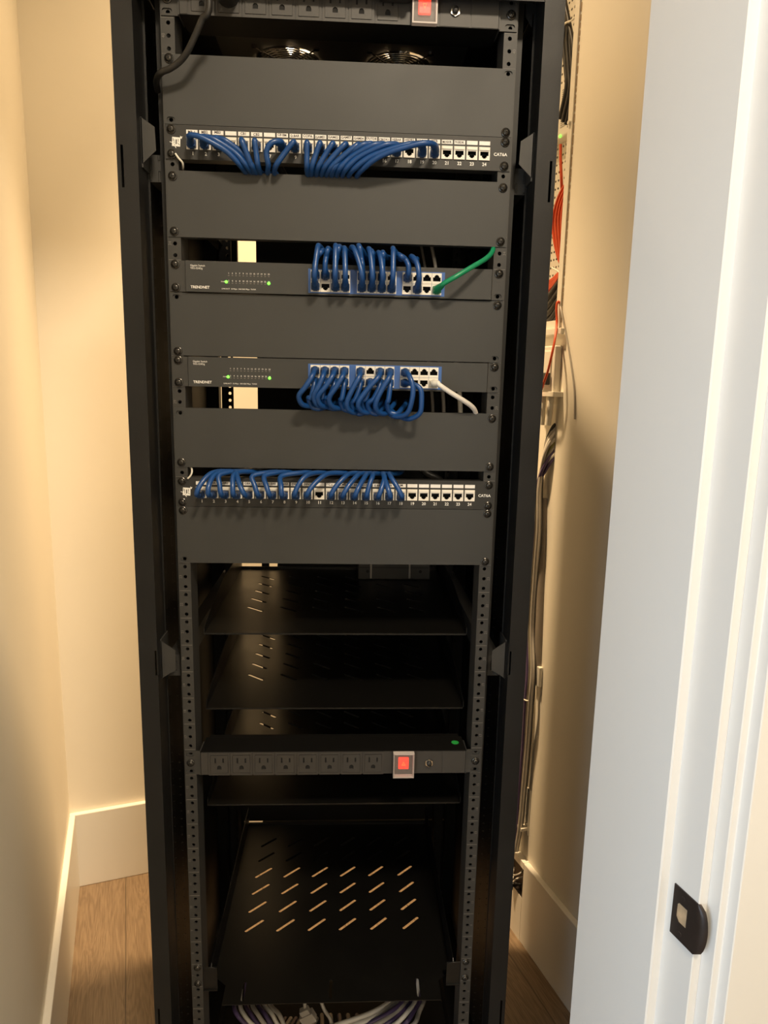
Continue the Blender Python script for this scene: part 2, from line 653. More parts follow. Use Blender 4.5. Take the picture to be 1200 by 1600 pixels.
# ------------------------------------------------------------------ the rack
RU = 0.04445
RY = 0.275
rack = thing('server_rack', 'tall black open-front server rack standing on the oak floor', 'server rack', (0, RY, FLOOR))
RZ0, RZ1 = -1.09, 0.90
HX = 0.23255

for s in (-1, 1):
    # front post: folded channel, front face pierced by narrow slots
    b = MB()
    holes = [rect(s * 0.2935, z, .0035, .054) for z in (0.604, -0.755)]
    xo, xi = s * 0.3005, s * 0.2725
    ox = [(xo, RZ0), (xi, RZ0), (xi, -0.128), (s * .2765, -0.128), (s * .2765, -0.088), (xi, -0.088), (xi, RZ1), (xo, RZ1)]
    if s > 0:
        ox = ox[::-1]
    b.plate(ox, holes, .0018, front(-.0242))
    b.box(xi, xi + s * .0018, -.0242, .022, RZ0, RZ1)
    b.box(xo, xo - s * .0018, -.0242, .020, RZ0, RZ1)
    part('front_post', b, M_FRAME, rack)
    # inner channel behind the post, with rows of narrow slots
    b = MB()
    hl = []
    z = RZ0 + .03
    k = 0
    while z < RZ1 - .03:
        hl.append(rect(s * .2685, z, .0022, .017))
        hl.append(rect(s * .2565, z + .013, .0026, .015))
        z += .0295
        k += 1
    b.plate(rect2(min(s * .2725, s * .2455), max(s * .2725, s * .2455), RZ0, RZ1), hl, .0015, front(.0235))
    b.box(s * .2455, s * .2470, .022, .075, RZ0, RZ1)
    part('inner_channel', b, M_FRAME, rack)
    # mounting rail, three tapped holes in every unit
    b = MB()
    holes = []
    for n in range(-21, 20):
        for o in (6.35, 22.225, 38.1):
            holes.append(n * RU + RU - o / 1000)
    x0, x1 = sorted((s * .2242, s * .2430))
    b.holed_strip(x0, x1, -.94, .885, s * HX, [z for z in holes if -.93 < z < .88], .0029, 0, .002)
    b.box(s * .2242, s * .2262, .002, .045, -.94, .885)
    b.box(s * .2410, s * .2430, .002, .030, -.94, .885)
    rail = part('mounting_rail', b, M_RAIL, rack)
    b = MB()
    for n in range(-21, 20):
        b.box(s * .2250, s * .2420, -.00015, 0, n * RU - .00035, n * RU + .00035)
        Mx = front(-.0002) @ Matrix.Translation((s * .2395, (n - .5) * RU, 0)) @ Matrix.Rotation(math.radians(90), 4, 'Z')
        b.text(str(n + 22), .0058, Mx)
    part('unit_marks', b, M_FAINT, rail)
    # added black strip: shade painted behind the rail holes, to read as depth
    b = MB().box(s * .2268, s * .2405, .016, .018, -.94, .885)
    part('rail_hole_shade', b, M_DARK, rack)
    # rear rail and rear post
    b = MB()
    holes = [-.92 + .01482 * i for i in range(121)]
    x0, x1 = sorted((s * .2310, s * .2560))
    b.holed_strip(x0, x1, -.94, .885, s * .2385, holes, .0034, .478, .480)
    b.box(s * .2310, s * .2330, .440, .478, -.94, -.60)
    part('rear_rail', b, M_INNER, rack)
    b = MB().box(s * .2988, s * .2740, .545, .5725, RZ0, RZ1 - .003)
    part('rear_post', b, M_INNER, rack)
    b = MB().box(s * .3005, s * .2990, .0205, .574, RZ0 + .03, RZ1 - .0005)
    part('side_panel', b, M_INNER, rack)
    # side bars with folded tabs at the front
    for zc in (0.642, -0.106):
        b = MB()
        b.box(s * .2480, s * .2700, .024, .545, zc - .044, zc - .008)
        if zc > 0:
            pts = [(s * .2715, zc + .030), (s * .2530, zc + .018), (s * .2520, zc - .012), (s * .2715, zc - .030)]
        else:
            pts = [(s * .2715, zc + .028), (s * .2490, zc + .012), (s * .2495, zc - .020), (s * .2715, zc - .034)]
        if s > 0:
            pts = pts[::-1]
        b.plate(pts, [], .002, front(-.008))
        b.box(s * .2700, s * .2720, -.010, .030, zc - .034, zc + .030)
        part('side_bar', b, M_RAIL, rack)

# top with two fans, base ring, feet, rear panels
b = MB()
b.plate(rect2(-.2985, .2985, -.024, .575), [circ(x, .275, .060, 24) for x in (-.095, .095)], .002, flat(RZ1 - .002))
b.box(-.2985, .2985, .573, .575, RZ1 - .03, RZ1 - .002)
b.box(-.298, .298, -.0235, -.020, RZ1 - .07, RZ1 - .02)
part('top_panel', b, M_FRAME, rack)
b = MB()
FZ = .866
b.plate(rect2(-.200, .200, .08, .46), [circ(x, .275, .055, 20) for x in (-.095, .095)], .0015, flat(FZ))
b.box(-.205, -.200, .08, .46, FZ, RZ1 - .02)
b.box(.200, .205, .08, .46, FZ, RZ1 - .02)
b.box(-.205, .205, .075, .08, FZ - .002, RZ1 - .02)
tray = part('fan_tray', b, M_TRAY_LIT, rack)
for x in (-.095, .095):
    b = MB()
    for r in (.012, .019, .026, .033, .040, .047, .054):
        b.tube([(x + r * math.cos(t * math.pi / 12), .275 + r * math.sin(t * math.pi / 12), FZ - .004) for t in range(25)], .0011, 5, sub=1)
    for a in (45, 135, 225, 315):
        c, s_ = math.cos(math.radians(a)), math.sin(math.radians(a))
        b.tube([(x + .012 * c, .275 + .012 * s_, FZ - .0055), (x + .040 * c, .275 + .040 * s_, FZ - .0055), (x + .070 * c, .275 + .070 * s_, FZ - .0015)], .0014, 5, sub=2)
        b.cyl((x + .072 * c, .275 + .072 * s_, FZ - .003), (x + .072 * c, .275 + .072 * s_, FZ), .005, n=8)
    part('fan_guard', b, M_CHROME, tray, 'chrome wire fan guard')
    b = MB()
    b.cyl((x, .275, FZ + .004), (x, .275, FZ + .028), .020, n=16)
    for k in range(7):
        a = 2 * math.pi * k / 7
        Mx = Matrix.Translation((x, .275, FZ + .015)) @ Matrix.Rotation(a, 4, 'Z') @ Matrix.Translation((.036, 0, 0)) @ Matrix.Rotation(.6, 4, 'X')
        b.box(-.018, .016, -.013, .013, -.0008, .0008, M=Mx)
    part('fan_rotor', b, M_RUBBER, tray)
b = MB()
b.box(-.300, .300, -.024, .05, RZ0, RZ0 + .05)
b.box(-.250, .250, .05, .420, RZ0, RZ0 + .004)  # dark sheet added in place of shade on the floor below
b.box(-.300, -.25, .05, .575, RZ0, RZ0 + .05)
b.box(.25, .300, .05, .575, RZ0, RZ0 + .05)
part('base_frame_and_shade', b, M_INNER, rack)
for x in (-.26, .26):
    for y in (.02, .54):
        b = MB()
        b.cyl((x, y, FLOOR), (x, y, FLOOR + .012), .024, n=18)
        b.cyl((x, y, FLOOR + .012), (x, y, RZ0), .008, n=12)
        part('leveling_foot', b, M_RUBBER, rack)
b = MB()
Y0, Y1 = .560, .572
b.box(-.148, .274, Y0, Y1, -.774, .89)            # right of the open gap
b.box(-.190, -.148, Y0, Y1, .030, .89)
b.box(-.185, -.168, Y0, Y1, -.60, .030)
b.box(-.274, -.148, Y0, Y1, -.774, -.60)
b.box(-.274, -.236, Y0, Y1, -.60, .245)
b.box(-.236, -.190, Y0, Y1, .035, .150)
b.box(-.274, -.231, Y0, Y1, .425, .89)
b.box(-.231, -.190, Y0, Y1, .655, .89)
b.box(-.274, -.236, Y0, Y1, -1.04, -.774)         # below the slit
b.box(-.190, .274, Y0, Y1, -.905, -.778)
b.box(-.236, -.190, Y0, Y1, -.905, -.786)
b.box(.215, .274, Y0, Y1, -1.04, -.905)
part('rear_panel', b, M_INNER, rack)

# ------------------------------------------------------------------ screws


def screw_mesh():
    b = MB()
    M = front(0)
    b.lathe([(.0064, 0), (.0064, .0010), (.0060, .0014), (.0047, .0014), (.0046, .0022), (.0040, .0034), (.0026, .0042), (.0, .0045)], M, 16, 0)
    for a in (0, 90):
        Mr = M @ Matrix.Rotation(math.radians(a + 20), 4, 'Z')
        b.box(-.0026, .0026, -.00045, .00045, .0030, .00462, mi=1, M=Mr)
    return b.mesh('screw', [M_SCREW, M_DARK])


SCREW = screw_mesh()
SCREW_B = SCREW.copy()


def screws(parent, pts, y):
    for (x, z) in pts:
        inst('screw', SCREW, parent, (x, y, z))


# ------------------------------------------------------------------ blank panels
PANELS = [
    (0.7112, (.7493, .6731), 'topmost wide blank filler panel, under the fans and above the upper patch panel', {(-1, 1), (1, 0)}, ),
    (0.5638, (.6001, .5271), 'blank filler panel between the upper patch panel and the upper network switch', set()),
    (0.4000, (.4382, .3620), 'blank filler panel between the two network switches', {(-1, 0), (1, 1)}),
    (0.2366, (.2731, .2000), 'blank filler panel between the lower network switch and the lower patch panel', {(-1, 0)}),
    (0.0889, (.1270, .0508), 'lowest blank filler panel, under the lower patch panel and above the shelves', {(-1, 1)}),
]
for zc, hz, lab, missing in PANELS:
    t = thing('blank_panel', lab, 'blank panel', (0, 0, zc), 'blank filler panels in the rack')
    b = MB()
    holes = [slot(s * HX - .0022, z, s * HX + .0022, z, .0034) for s in (-1, 1) for z in hz]
    H = .0439
    out = rect2(-.2413, .2413, zc - H, zc + H)
    b.plate(out, holes, .0016, front(0))
    b.box(-.2225, .2225, 0, .013, zc + H - .0016, zc + H)
    b.box(-.2225, .2225, 0, .013, zc - H, zc - H + .0016)
    part('faceplate', b, M_PANEL, t)
    pts = [(s * HX, z) for s in (-1, 1) for i, z in enumerate(hz) if (s, i) not in missing]
    screws(t, pts, -.0016)

# ------------------------------------------------------------------ patch panels
PX = [-.2043 + .01773 * i for i in range(24)]


def notch(w_, h_, up=False):
    s = -1 if up else 1
    p = [(-w_ / 2, s * h_ / 2), (-w_ / 2, -s * h_ * .12), (-w_ * .30, -s * h_ * .12), (-w_ * .30, -s * h_ * .36), (-w_ * .17, -s * h_ * .36), (-w_ * .17, -s * h_ / 2),
         (w_ * .17, -s * h_ / 2), (w_ * .17, -s * h_ * .36), (w_ * .30, -s * h_ * .36), (w_ * .30, -s * h_ * .12), (w_ / 2, -s * h_ * .12), (w_ / 2, s * h_ / 2)]
    return p


def port_mesh(w_, h_, ow, oh, dz, up=False, m=None):
    b = MB()
    hole = [(x, z + dz) for x, z in notch(ow, oh, up)]
    b.plate(rect(0, 0, w_, h_), [hole], .0016, front(0))
    # jack shutter lip above the opening
    if not up and h_ > .016:
        b.box(-w_ / 2 + .0008, w_ / 2 - .0008, -.0030, -.0016, h_ / 2 - .0045, h_ / 2 - .0008, bev=.0003)
    return b.mesh('port', m or M_PORT)


def socket_mesh(w_, h_):
    b = MB()
    b.box(-w_ / 2, w_ / 2, .0105, .0112, -h_ / 2, h_ / 2)
    for s in (-1, 1):
        b.box(s * w_ / 2, s * (w_ / 2 - .0006), .0003, .0105, -h_ / 2, h_ / 2)
        b.box(-w_ / 2, w_ / 2, .0003, .0105, s * h_ / 2, s * (h_ / 2 - .0006))
    b.box(-w_ * .28, w_ * .28, .0060, .0105, h_ * .10, h_ * .30)
    return b.mesh('socket', M_DARK)


PORT = port_mesh(.0156, .0172, .0118, .0092, -.0018)
SOCK = socket_mesh(.0128, .0122)

LAB1 = ['MB-1', 'MB2', 'MB3', '', 'CB1', 'CB2', '', 'CB BM', 'D.BAR', 'COPA', 'GAME1', 'GAME2', 'GAME3', 'GAME4', 'OUTDR', 'CBOX1', 'HSBAR', 'HSDR5', 'HOOK3', 'JPTR', 'M.NVR', 'N.BDR', '', '']
LAB2 = ['E.G', 'E.BR', 'GBR1', 'GBR2', 'GBR3', 'GBTL', 'D.BAR', 'GNAR', 'DIN2', 'DIN1', '', 'C.L', 'C.MB', 'C.BR', 'D.BR', 'E.BR', 'MBR', 'GM', '', '', '', '', '', '']


def emblem(b, x, z, y, s):
    """white printed square emblem with a bar letter and a brush stroke across it"""
    M = front(y) @ Matrix.Translation((x, z, 0)) @ Matrix.Rotation(math.radians(-3), 4, 'Z')
    q = lambda x0, x1, y0, y1: rect2(x0 * s, x1 * s, y0 * s, y1 * s)
    b.plate(q(-.50, .50, -.50, .55), [q(-.07, .07, -.25, .30), q(-.42, -.35, .08, .42), q(.20, .27, .02, .38), q(-.28, -.22, -.20, .30),
                                      [(.15 * s, -.12 * s), (.42 * s, -.36 * s), (.42 * s, -.28 * s), (.15 * s, -.04 * s)],
                                      [(-.40 * s, -.22 * s), (-.12 * s, -.42 * s), (-.10 * s, -.37 * s), (-.38 * s, -.16 * s)]], .0002, M)
    b.plate([(-.78 * s, .00 * s), (-.40 * s, -.08 * s), (.05 * s, -.68 * s), (-.04 * s, -.70 * s), (-.42 * s, -.16 * s), (-.80 * s, -.06 * s)], [], .0003, M)
    b.plate([(.30 * s, .52 * s), (.50 * s, .56 * s), (.46 * s, .74 * s), (.58 * s, .66 * s), (.78 * s, .66 * s), (.66 * s, .54 * s), (.68 * s, .40 * s), (.54 * s, .46 * s)], [], .0003, M)


def patch_panel(zc, lab, labels):
    t = thing('patch_bay', lab, 'patch panel', (0, 0, zc), 'patch panels with numbered ports')
    b = MB()
    dz = -.0006
    holes = [slot(s * HX - .0022, zc + k, s * HX + .0022, zc + k, .0034) for s in (-1, 1) for k in (.01588, -.01588)]
    holes += [rect(x, zc + dz, .0150, .0166) for x in PX]
    b.plate(rect2(-.2413, .2413, zc - .0221, zc + .0221), holes, .0018, front(0))
    b.box(-.2225, .2225, 0, .016, zc + .0205, zc + .0221)
    b.box(-.2225, .2225, 0, .016, zc - .0221, zc - .0205)
    part('faceplate', b, M_PATCH, t)
    for i, x in enumerate(PX):
        p = inst('port', PORT, t, (x, -.0018, zc + dz))
        inst('socket', SOCK, p, (x, -.0018, zc + dz - .0018))
    for i, x in enumerate(PX):
        b = MB()
        b.box(x - .0077, x + .0077, -.0023, -.0018, zc + .0108, zc + .0160)
        if labels[i]:
            jig = (i * 37 % 5 - 2) * .0002
            b.text(labels[i], .0048 if len(labels[i]) < 5 else .0043, front(-.0025) @ Matrix.Translation((x - .0004, zc + .0134 + jig, 0)) @ Matrix.Rotation(math.radians((i * 53 % 7) - 3), 4, 'Z'), mi=1, bold=.02)
        part('label_strip', b, [M_PAPER, M_INK], t)
    b = MB()
    for i, x in enumerate(PX):
        b.text(str(i + 1), .0062, front(-.0020) @ Matrix.Translation((x + .0006, zc - .0144, 0)), bold=.02)
    b.text('CAT6A', .0058, front(-.0020) @ Matrix.Translation((.2265, zc - .0006, 0)), bold=.02, sx=1.05)
    part('printed_numbers', b, M_PRINT, t)
    b = MB()
    emblem(b, -.2262, zc - .0002, -.0018, .0112)
    part('emblem', b, M_PRINT, t)
    screws(t, [(s * HX, zc + k) for s in (-1, 1) for k in (.01588, -.01588)], -.0018)
    return t


Z_P1, Z_P2 = .64455, .15558
patch_panel(Z_P1, 'upper 24-port black patch panel with handwritten white label strips and blue cables fanning down', LAB1)
patch_panel(Z_P2, 'lower 24-port black patch panel with blue cables rising upward from its ports', LAB2)

# ------------------------------------------------------------------ network switches
SW_COLS = [-.0334 + .01427 * i for i in range(4)] + [.0330 + .01427 * i for i in range(4)] + [.0985 + .01427 * i for i in range(4)]
SW_ROW = (.0077, -.0077)
SPORT_T = port_mesh(.0138, .0150, .0112, .0090, .0006, up=True)
SPORT_B = port_mesh(.0138, .0150, .0112, .0090, -.0006, up=False)
SSOCK = socket_mesh(.0120, .0112)
SWY = -.0055                                  # plane of the switch face


def network_switch(zc, lab):
    t = thing('network_switch', lab, 'network switch', (0, 0, zc), 'rack network switches')
    b = MB()
    b.box(-.2185, .2185, .004, .20, zc - .0205, zc + .0205)
    part('chassis', b, M_INNER, t)
    dx = .001
    x0, x1 = -.2178, .2218
    bx0, bx1 = -.0438, .1532
    cz = zc - .0019
    b = MB()
    b.plate(rect2(x0, x1, zc - .0212, zc + .0212), [rect2(bx0, bx1, cz - .0168, cz + .0168)], .0095, front(.004))
    part('faceplate', b, M_PANEL, t)
    b = MB()
    holes = [rect(x, cz + r, .0128, .0142) for x in SW_COLS for r in SW_ROW]
    b.plate(rect2(bx0, bx1, cz - .0168, cz + .0168), holes, .0012, front(SWY + .0006))
    part('port_block', b, M_FACE, t, 'blue surround of the port block')
    for r, me, up in ((SW_ROW[0], SPORT_T, .0006), (SW_ROW[1], SPORT_B, -.0006)):
        for x in SW_COLS:
            p = inst('port', me, t, (x, SWY - .0006, cz + r))
            inst('socket', SSOCK, p, (x, SWY - .0006, cz + r + up))
    for s in (-1, 1):
        b = MB()
        a0, a1 = sorted((s * .2413, (x1 + .0012) if s > 0 else (x0 - .0012)))
        b.plate(rect2(a0, a1, zc - .0212, zc + .0212), [slot(s * HX - .0022, zc + k, s * HX + .0022, zc + k, .0034) for k in (.01588, -.01588)], .0022, front(0))
        part('mounting_ear', b, M_RAIL, t)
    F = front(SWY - .00015)
    b = MB()
    T = lambda s, x, z, sz, al='LEFT', bold=0.0, sx=1.0: b.text(s, sz, F @ Matrix.Translation((x, zc + z, 0)), align=al, bold=bold, sx=sx)
    T('Gigabit Switch', -.2110, .0145, .0036)
    T('TEG-S24Dg', -.2110, .0108, .0036)
    T('TRENDNET', -.2110, -.0150, .0052, bold=.02, sx=1.0)
    T('PWR', -.1678, -.0066, .0026)
    T('LINK/ACT  10 Mbps  100/1000 Mbps  TX/RX', -.1672, -.0162, .0026)
    for i in range(12):
        x = -.1570 + i * .00516
        T(str(2 * i + 1), x, .0052, .0030, 'CENTER')
        T(str(2 * i + 2), x, -.0052, .0030, 'CENTER')
    part('printed_text', b, M_PRINT, t)
    b = MB()
    for i in range(12):
        x = -.1570 + i * .00516
        for z in (.0022, -.0082):
            b.box(x - .0011, x + .0011, SWY - .0002, SWY, zc + z - .0005, zc + z + .0005)
    part('port_lamps', b, M_FAINT, t)
    for x, z in ((-.1605, -.0066), (-.1003, -.0072)):
        b = MB()
        b.lathe([(.0021, 0), (.0020, .0007), (.0014, .0014), (0, .0018)], front(SWY) @ Matrix.Translation((x, zc + z, 0)), 12)
        part('power_lamp', b, M_LED, t, 'lit green lamp')
    screws(t, [(-HX, zc + .01588), (-HX, zc - .01588), (HX, zc + .01588)], -.0022)
    return t


Z_S1, Z_S2 = .46673, .33338
network_switch(Z_S1, 'upper rack network switch with blue cables looping up and one green cable')
network_switch(Z_S2, 'lower rack network switch with blue cables hanging down and one white cable')

# ------------------------------------------------------------------ power strips
OX = [-.1862 + .0356 * i for i in range(8)]


def outlet_mesh():
    b = MB()
    b.plate(rect(0, 0, .0338, .0395), [rect(0, 0, .0285, .0320)], .0010, front(0))
    gh = [(.0036 * math.cos(math.pi * i / 8), -.0062 + .0040 * math.sin(math.pi * i / 8)) for i in range(9)] + [(-.0036, -.0092), (.0036, -.0092)]
    b.plate(rect(0, 0, .0272, .0306), [rect(-.0064, .0062, .0026, .0090), rect(.0064, .0062, .0026, .0076), gh], .0016, front(.0001))
    return b.mesh('outlet', M_OUTLET)


OUTLET = outlet_mesh()


def power_strip(zc, lab, mark_up):
    t = thing('power_strip', lab, 'power strip', (0, 0, zc), 'rack power strips')
    yf = -.0045
    x0, x1 = -.2165, .2155
    b = MB()
    b.box(x0, x1, yf, .0445, zc - .0200, zc + .0200, bev=.0012)
    b.box(x0 + .004, x1 - .004, .0445, .062, zc - .0150, zc + .0150)
    part('body', b, M_INNER, t)
    b = MB().box(x0 + .001, x1 - .001, yf - .0004, yf + .001, zc - .0196, zc + .0196)
    part('fascia', b, M_STRIP, t)
    b = MB()
    for x in OX:
        b.box(x - .0120, x + .0120, yf - .0006, yf - .0001, zc - .0125, zc + .0125)
    part('outlet_backing', b, M_DARK, t)
    for x in OX:
        inst('outlet', OUTLET, t, (x, yf - .0005, zc - .0004))
    for s in (-1, 1):
        b = MB()
        xi = x0 if s < 0 else x1
        a0, a1 = sorted((s * .2413, xi))
        b.plate(rect2(a0, a1, zc - .0205, zc + .0205), [slot(s * HX - .0045, zc + k, s * HX + .0028, zc + k, .0032) for k in (.0146, 0, -.0146)], .0018, front(0))
        b.box(xi, xi + s * .0018, yf, .03, zc - .0200, zc + .0200)
        part('mounting_ear', b, M_RAIL, t)
    screws(t, [(s * HX, zc) for s in (-1, 1)], -.0018)
    # rocker switch under a clear cover
    xs = .1124
    b = MB()
    b.box(xs - .0170, xs + .0170, yf - .0030, yf, zc - .0190, zc + .0205, bev=.0008)
    sw = part('switch_bezel', b, M_OUTLET, t)
    b = MB()
    b.box(xs - .0085, xs + .0085, yf - .0075, yf - .0030, zc - .0085, zc + .0115, bev=.0012)
    part('rocker', b, M_RED, sw, 'glowing red rocker')
    b = MB()
    k = 1 if mark_up else -1
    tri = [(-.0034, -.0030 * k), (.0034, -.0030 * k), (0, .0038 * k)]
    tri_i = [(-.0018, -.0019 * k), (.0018, -.0019 * k), (0, .0018 * k)]
    if k < 0:
        tri, tri_i = tri[::-1], tri_i[::-1]
    b.plate([(x + xs, z + zc + .0015) for x, z in tri], [[(x + xs, z + zc + .0015) for x, z in tri_i]], .0004, front(yf - .0075))
    part('rocker_mark', b, M_AMBER, sw, 'amber triangle mark')
    b = MB()
    M = front(yf - .0030)
    o, i = rect2(xs - .0170, xs + .0170, zc - .0215, zc + .0210), rect2(xs - .0150, xs + .0150, zc - .0195, zc + .0190)
    b.plate(o, [i], .0085, M)
    part('cover_rim', b, M_FROST, sw, 'frosted rim of the switch cover')
    b = MB()
    b.plate(o, [], .0012, front(yf - .0115))
    part('switch_cover', b, M_CLEAR, sw, 'clear plastic switch cover')
    # reset button in a hex nut
    xr = .1547
    b = MB()
    hexa = [(xr + .0068 * math.cos(math.radians(60 * q + 30)), zc - .0006 + .0068 * math.sin(math.radians(60 * q + 30))) for q in range(6)]
    b.plate(hexa, [circ(xr, zc - .0006, .0044, 14)], .0030, front(yf))
    nut = part('reset_nut', b, M_STEEL, t, 'bright hexagon nut')
    b = MB()
    b.lathe([(.0043, 0), (.0043, .006), (.0036, .0072), (0, .0074)], front(yf) @ Matrix.Translation((xr, zc - .0006, 0)), 14)
    part('reset_button', b, M_RUBBER, nut, 'black reset button')
    # blank modules round the button and at the end
    for q, hl in ((rect(xr, zc, .0410, .0380), [circ(xr, zc - .0006, .0075, 14)]), (rect(.1960, zc, .0375, .0380), []), (rect(-.2105, zc, .0100, .0380), [])):
        b = MB()
        b.plate(q, hl, .0010, front(yf))
        part('blank_module', b, M_OUTLET, t)
    return t


Z_U1, Z_U2 = .8222, -.28893
power_strip(Z_U1, 'upper rack power strip above the fans, at the top edge, with black plugs in it', False)
pdu2 = power_strip(Z_U2, 'lower rack power strip between the shelves with eight empty outlets', True)
b = MB()
p = on_z(711, 1160, Z_U2 + .0201)
b.cyl((p.x, p.y, Z_U2 + .0200), (p.x, p.y, Z_U2 + .0203), .0062, n=18)
part('round_sticker', b, M_STICK, pdu2, 'round green sticker on the top side')

# ------------------------------------------------------------------ shelves


def shelf(zc, yf, yr, hw, slots, lab, flip_front=False, box_low=False):
    t = thing('rack_shelf', lab, 'rack shelf', (0, (yf + yr) / 2, zc), 'vented steel shelves in the rack')
    b = MB()
    hl = [slot(ax, ay, bx, by, .0030) for ax, ay, bx, by in slots]
    th = .0014
    out = rect2(-hw, hw, yf, yr)
    if flip_front:
        hl += [slot(x, -.020, x, .014, .0028) for x in (-.154, -.0035, .1495)]
        out = [(-hw + .024, yf), (hw - .024, yf), (hw - .0235, yf + .040), (hw, yf + .060), (hw, yr), (-hw, yr), (-hw, yf + .060), (-hw + .0235, yf + .040)]
    b.plate(out, hl, th, flat(zc - th))
    b.box(-hw, hw, yr - .0014, yr, zc, zc + .0055)
    if not flip_front:
        b.box(-hw, hw, yf, yf + .0012, zc - .0028, zc - th)
    part('tray', b, M_SHELF, t)
    for s in (-1, 1):
        b = MB()
        M = Matrix(((0, 0, 1, s * hw), (1, 0, 0, 0), (0, 1, 0, 0), (0, 0, 0, 1)))
        if not flip_front:
            prof = [(yf, zc), (yf, zc + .010), (yf + .05, zc + .022), (yf + .17, zc + .042), (yr, zc + .042), (yr, zc)]
            b.plate(prof, [], .0014, M)
            b.box(s * hw, s * (hw + .0064), yr - .04, yr, zc + .002, zc + .040)
        else:
            xe = hw - .0235
            M2 = Matrix(((0, 0, 1, s * xe), (1, 0, 0, 0), (0, 1, 0, 0), (0, 0, 0, 1)))
            prof = [(.012, zc), (.004, zc + .040), (.010, zc + .046), (yr, zc + .046), (yr, zc)]
            b.plate(prof, [], .0014, M)
            b.box(s * .2000, s * .2245, .003, .0045, zc, zc + .0435)
            b.tube([(s * .2240, .003, zc + .0440), (s * .2080, .002, zc + .0440), (s * .2015, .004, zc + .0405), (s * .2000, .010, zc + .0350)], .0007, 6)
            b.box(s * .2000, s * .2240, .000, .004, zc - .0010, zc)
        part('side_flange', b, M_SHELF, t)
        if flip_front:
            for z in (-.6731, -.7048):
                inst('screw', SCREW, t, (s * HX, 0, z))
    return t


COLS = [-.1640, -.1035, -.0440, .0160, .0762, .1352]
S_ABC = [(x, .187 + .0522 * r, x + .0275, .187 + .0522 * r - .0235) for x in COLS for r in range(5)]
ZA, ZB, ZC, ZD = -.0870, -.2190, -.3970, -.7200
shelf(ZA, .050, .458, .2170, S_ABC, 'top vented black shelf, under the lowest blank panel, with a small black box on it')
shelf(ZB, .050, .458, .2170, S_ABC, 'second vented black shelf, between the top shelf and the lower power strip')
shelf(ZC, .050, .458, .2190, S_ABC, 'third vented black shelf, level with the lower power strip and partly hidden by it')
S_D = [(x, .1340 + .0502 * r, x + .0285, .1340 + .0502 * r + .0262) for x in (-.1695, -.1092, -.0486, .0115, .0722, .1353) for r in range(6)]
shelf(ZD, -.0290, .4640, .2110, S_D, 'bottom black shelf with six columns of slots lit from the floor below', flip_front=True)

# ------------------------------------------------------------------ patch cables


def cable(name, label, cat, group, start, pts, r, m, boot=None, boot_dir=(0, -1, 0), bl=.022):
    """start: point on the jack face; pts: jacket path"""
    t = thing(name, label, cat, start, group)
    s = Vector(start)
    b = MB()
    b.tube(pts, r, 10, sub=5)
    part('jacket', b, m, t)
    if boot:
        b = MB()
        d = Vector(boot_dir).normalized()
        x = s.x
        # plug body, then the tapering strain relief
        b.box(x - .0060, x + .0060, s.y - .0090, s.y + .006, s.z - .0055, s.z + .0042, bev=.0012)
        b.box(x - .0030, x + .0030, s.y - .0065, s.y + .001, s.z - .0068, s.z - .0052)
        b.tube([s + Vector((0, -.006, -.0004)), s + Vector((0, -.012, 0)), Vector(pts[2]) * .45 + Vector(pts[1]) * .55], lambda q: .0064 - .0020 * q, 12, sub=4)
        part('boot', b, boot, t)
    return t


RC = .0038
# upper patch panel: cables fan down and vanish behind the blank panel below it
ORD = ['first', 'second', 'third', 'fourth', 'fifth', 'sixth', 'seventh', 'eighth', 'ninth', 'tenth', 'eleventh', 'twelfth']
zj = Z_P1 - .0024
tgt1 = {1: 382, 2: 391, 3: 399, 5: 396, 6: 405, 8: 417, 9: 428, 10: 480, 11: 486, 12: 494, 13: 502, 14: 510, 15: 518, 16: 526, 17: 535, 19: 545, 20: 558}
lay1 = {1: .050, 2: .044, 3: .038, 5: .040, 6: .036, 8: .040, 9: .036, 10: .036, 11: .036, 12: .037, 13: .038, 14: .039, 15: .040, 16: .042, 17: .044, 19: .050, 20: .057}
for n, px_ in tgt1.items():
    x = PX[n - 1]
    xt = on_y(px_, 272, -.012).x
    L = lay1[n] * .74
    dx = xt - x
    if abs(dx) > .045:
        pts = [(x, -.006, zj), (x, -.024, zj + .002), (x + .10 * dx, -L + .002, zj + .0012), (x + .30 * dx, -L, zj - .0025), (x + .70 * dx, -L + .006, zj - .0155),
               (x + .93 * dx, -.022, .6125), (xt, -.004, .6085), (xt + .002, .02, .6115), (xt, .07, .600)]
    else:
        sw = .010 if n == 8 else 0
        pts = [(x, -.006, zj), (x, -.024, zj + .001), (x + .12 * dx - sw, -L, zj - .003), (x + .45 * dx - sw, -L + .002, zj - .014), (x + .85 * dx, -.022, .6135),
               (xt, -.004, .6085), (xt + .001, .02, .6115), (xt, .07, .600)]
    cable('patch_cable', f'blue patch cable plugged into port {n} of the upper patch panel', 'cable', 'blue cables of the upper patch panel', (x, -.0035, zj), pts, RC, M_BLUE, M_BOOT)

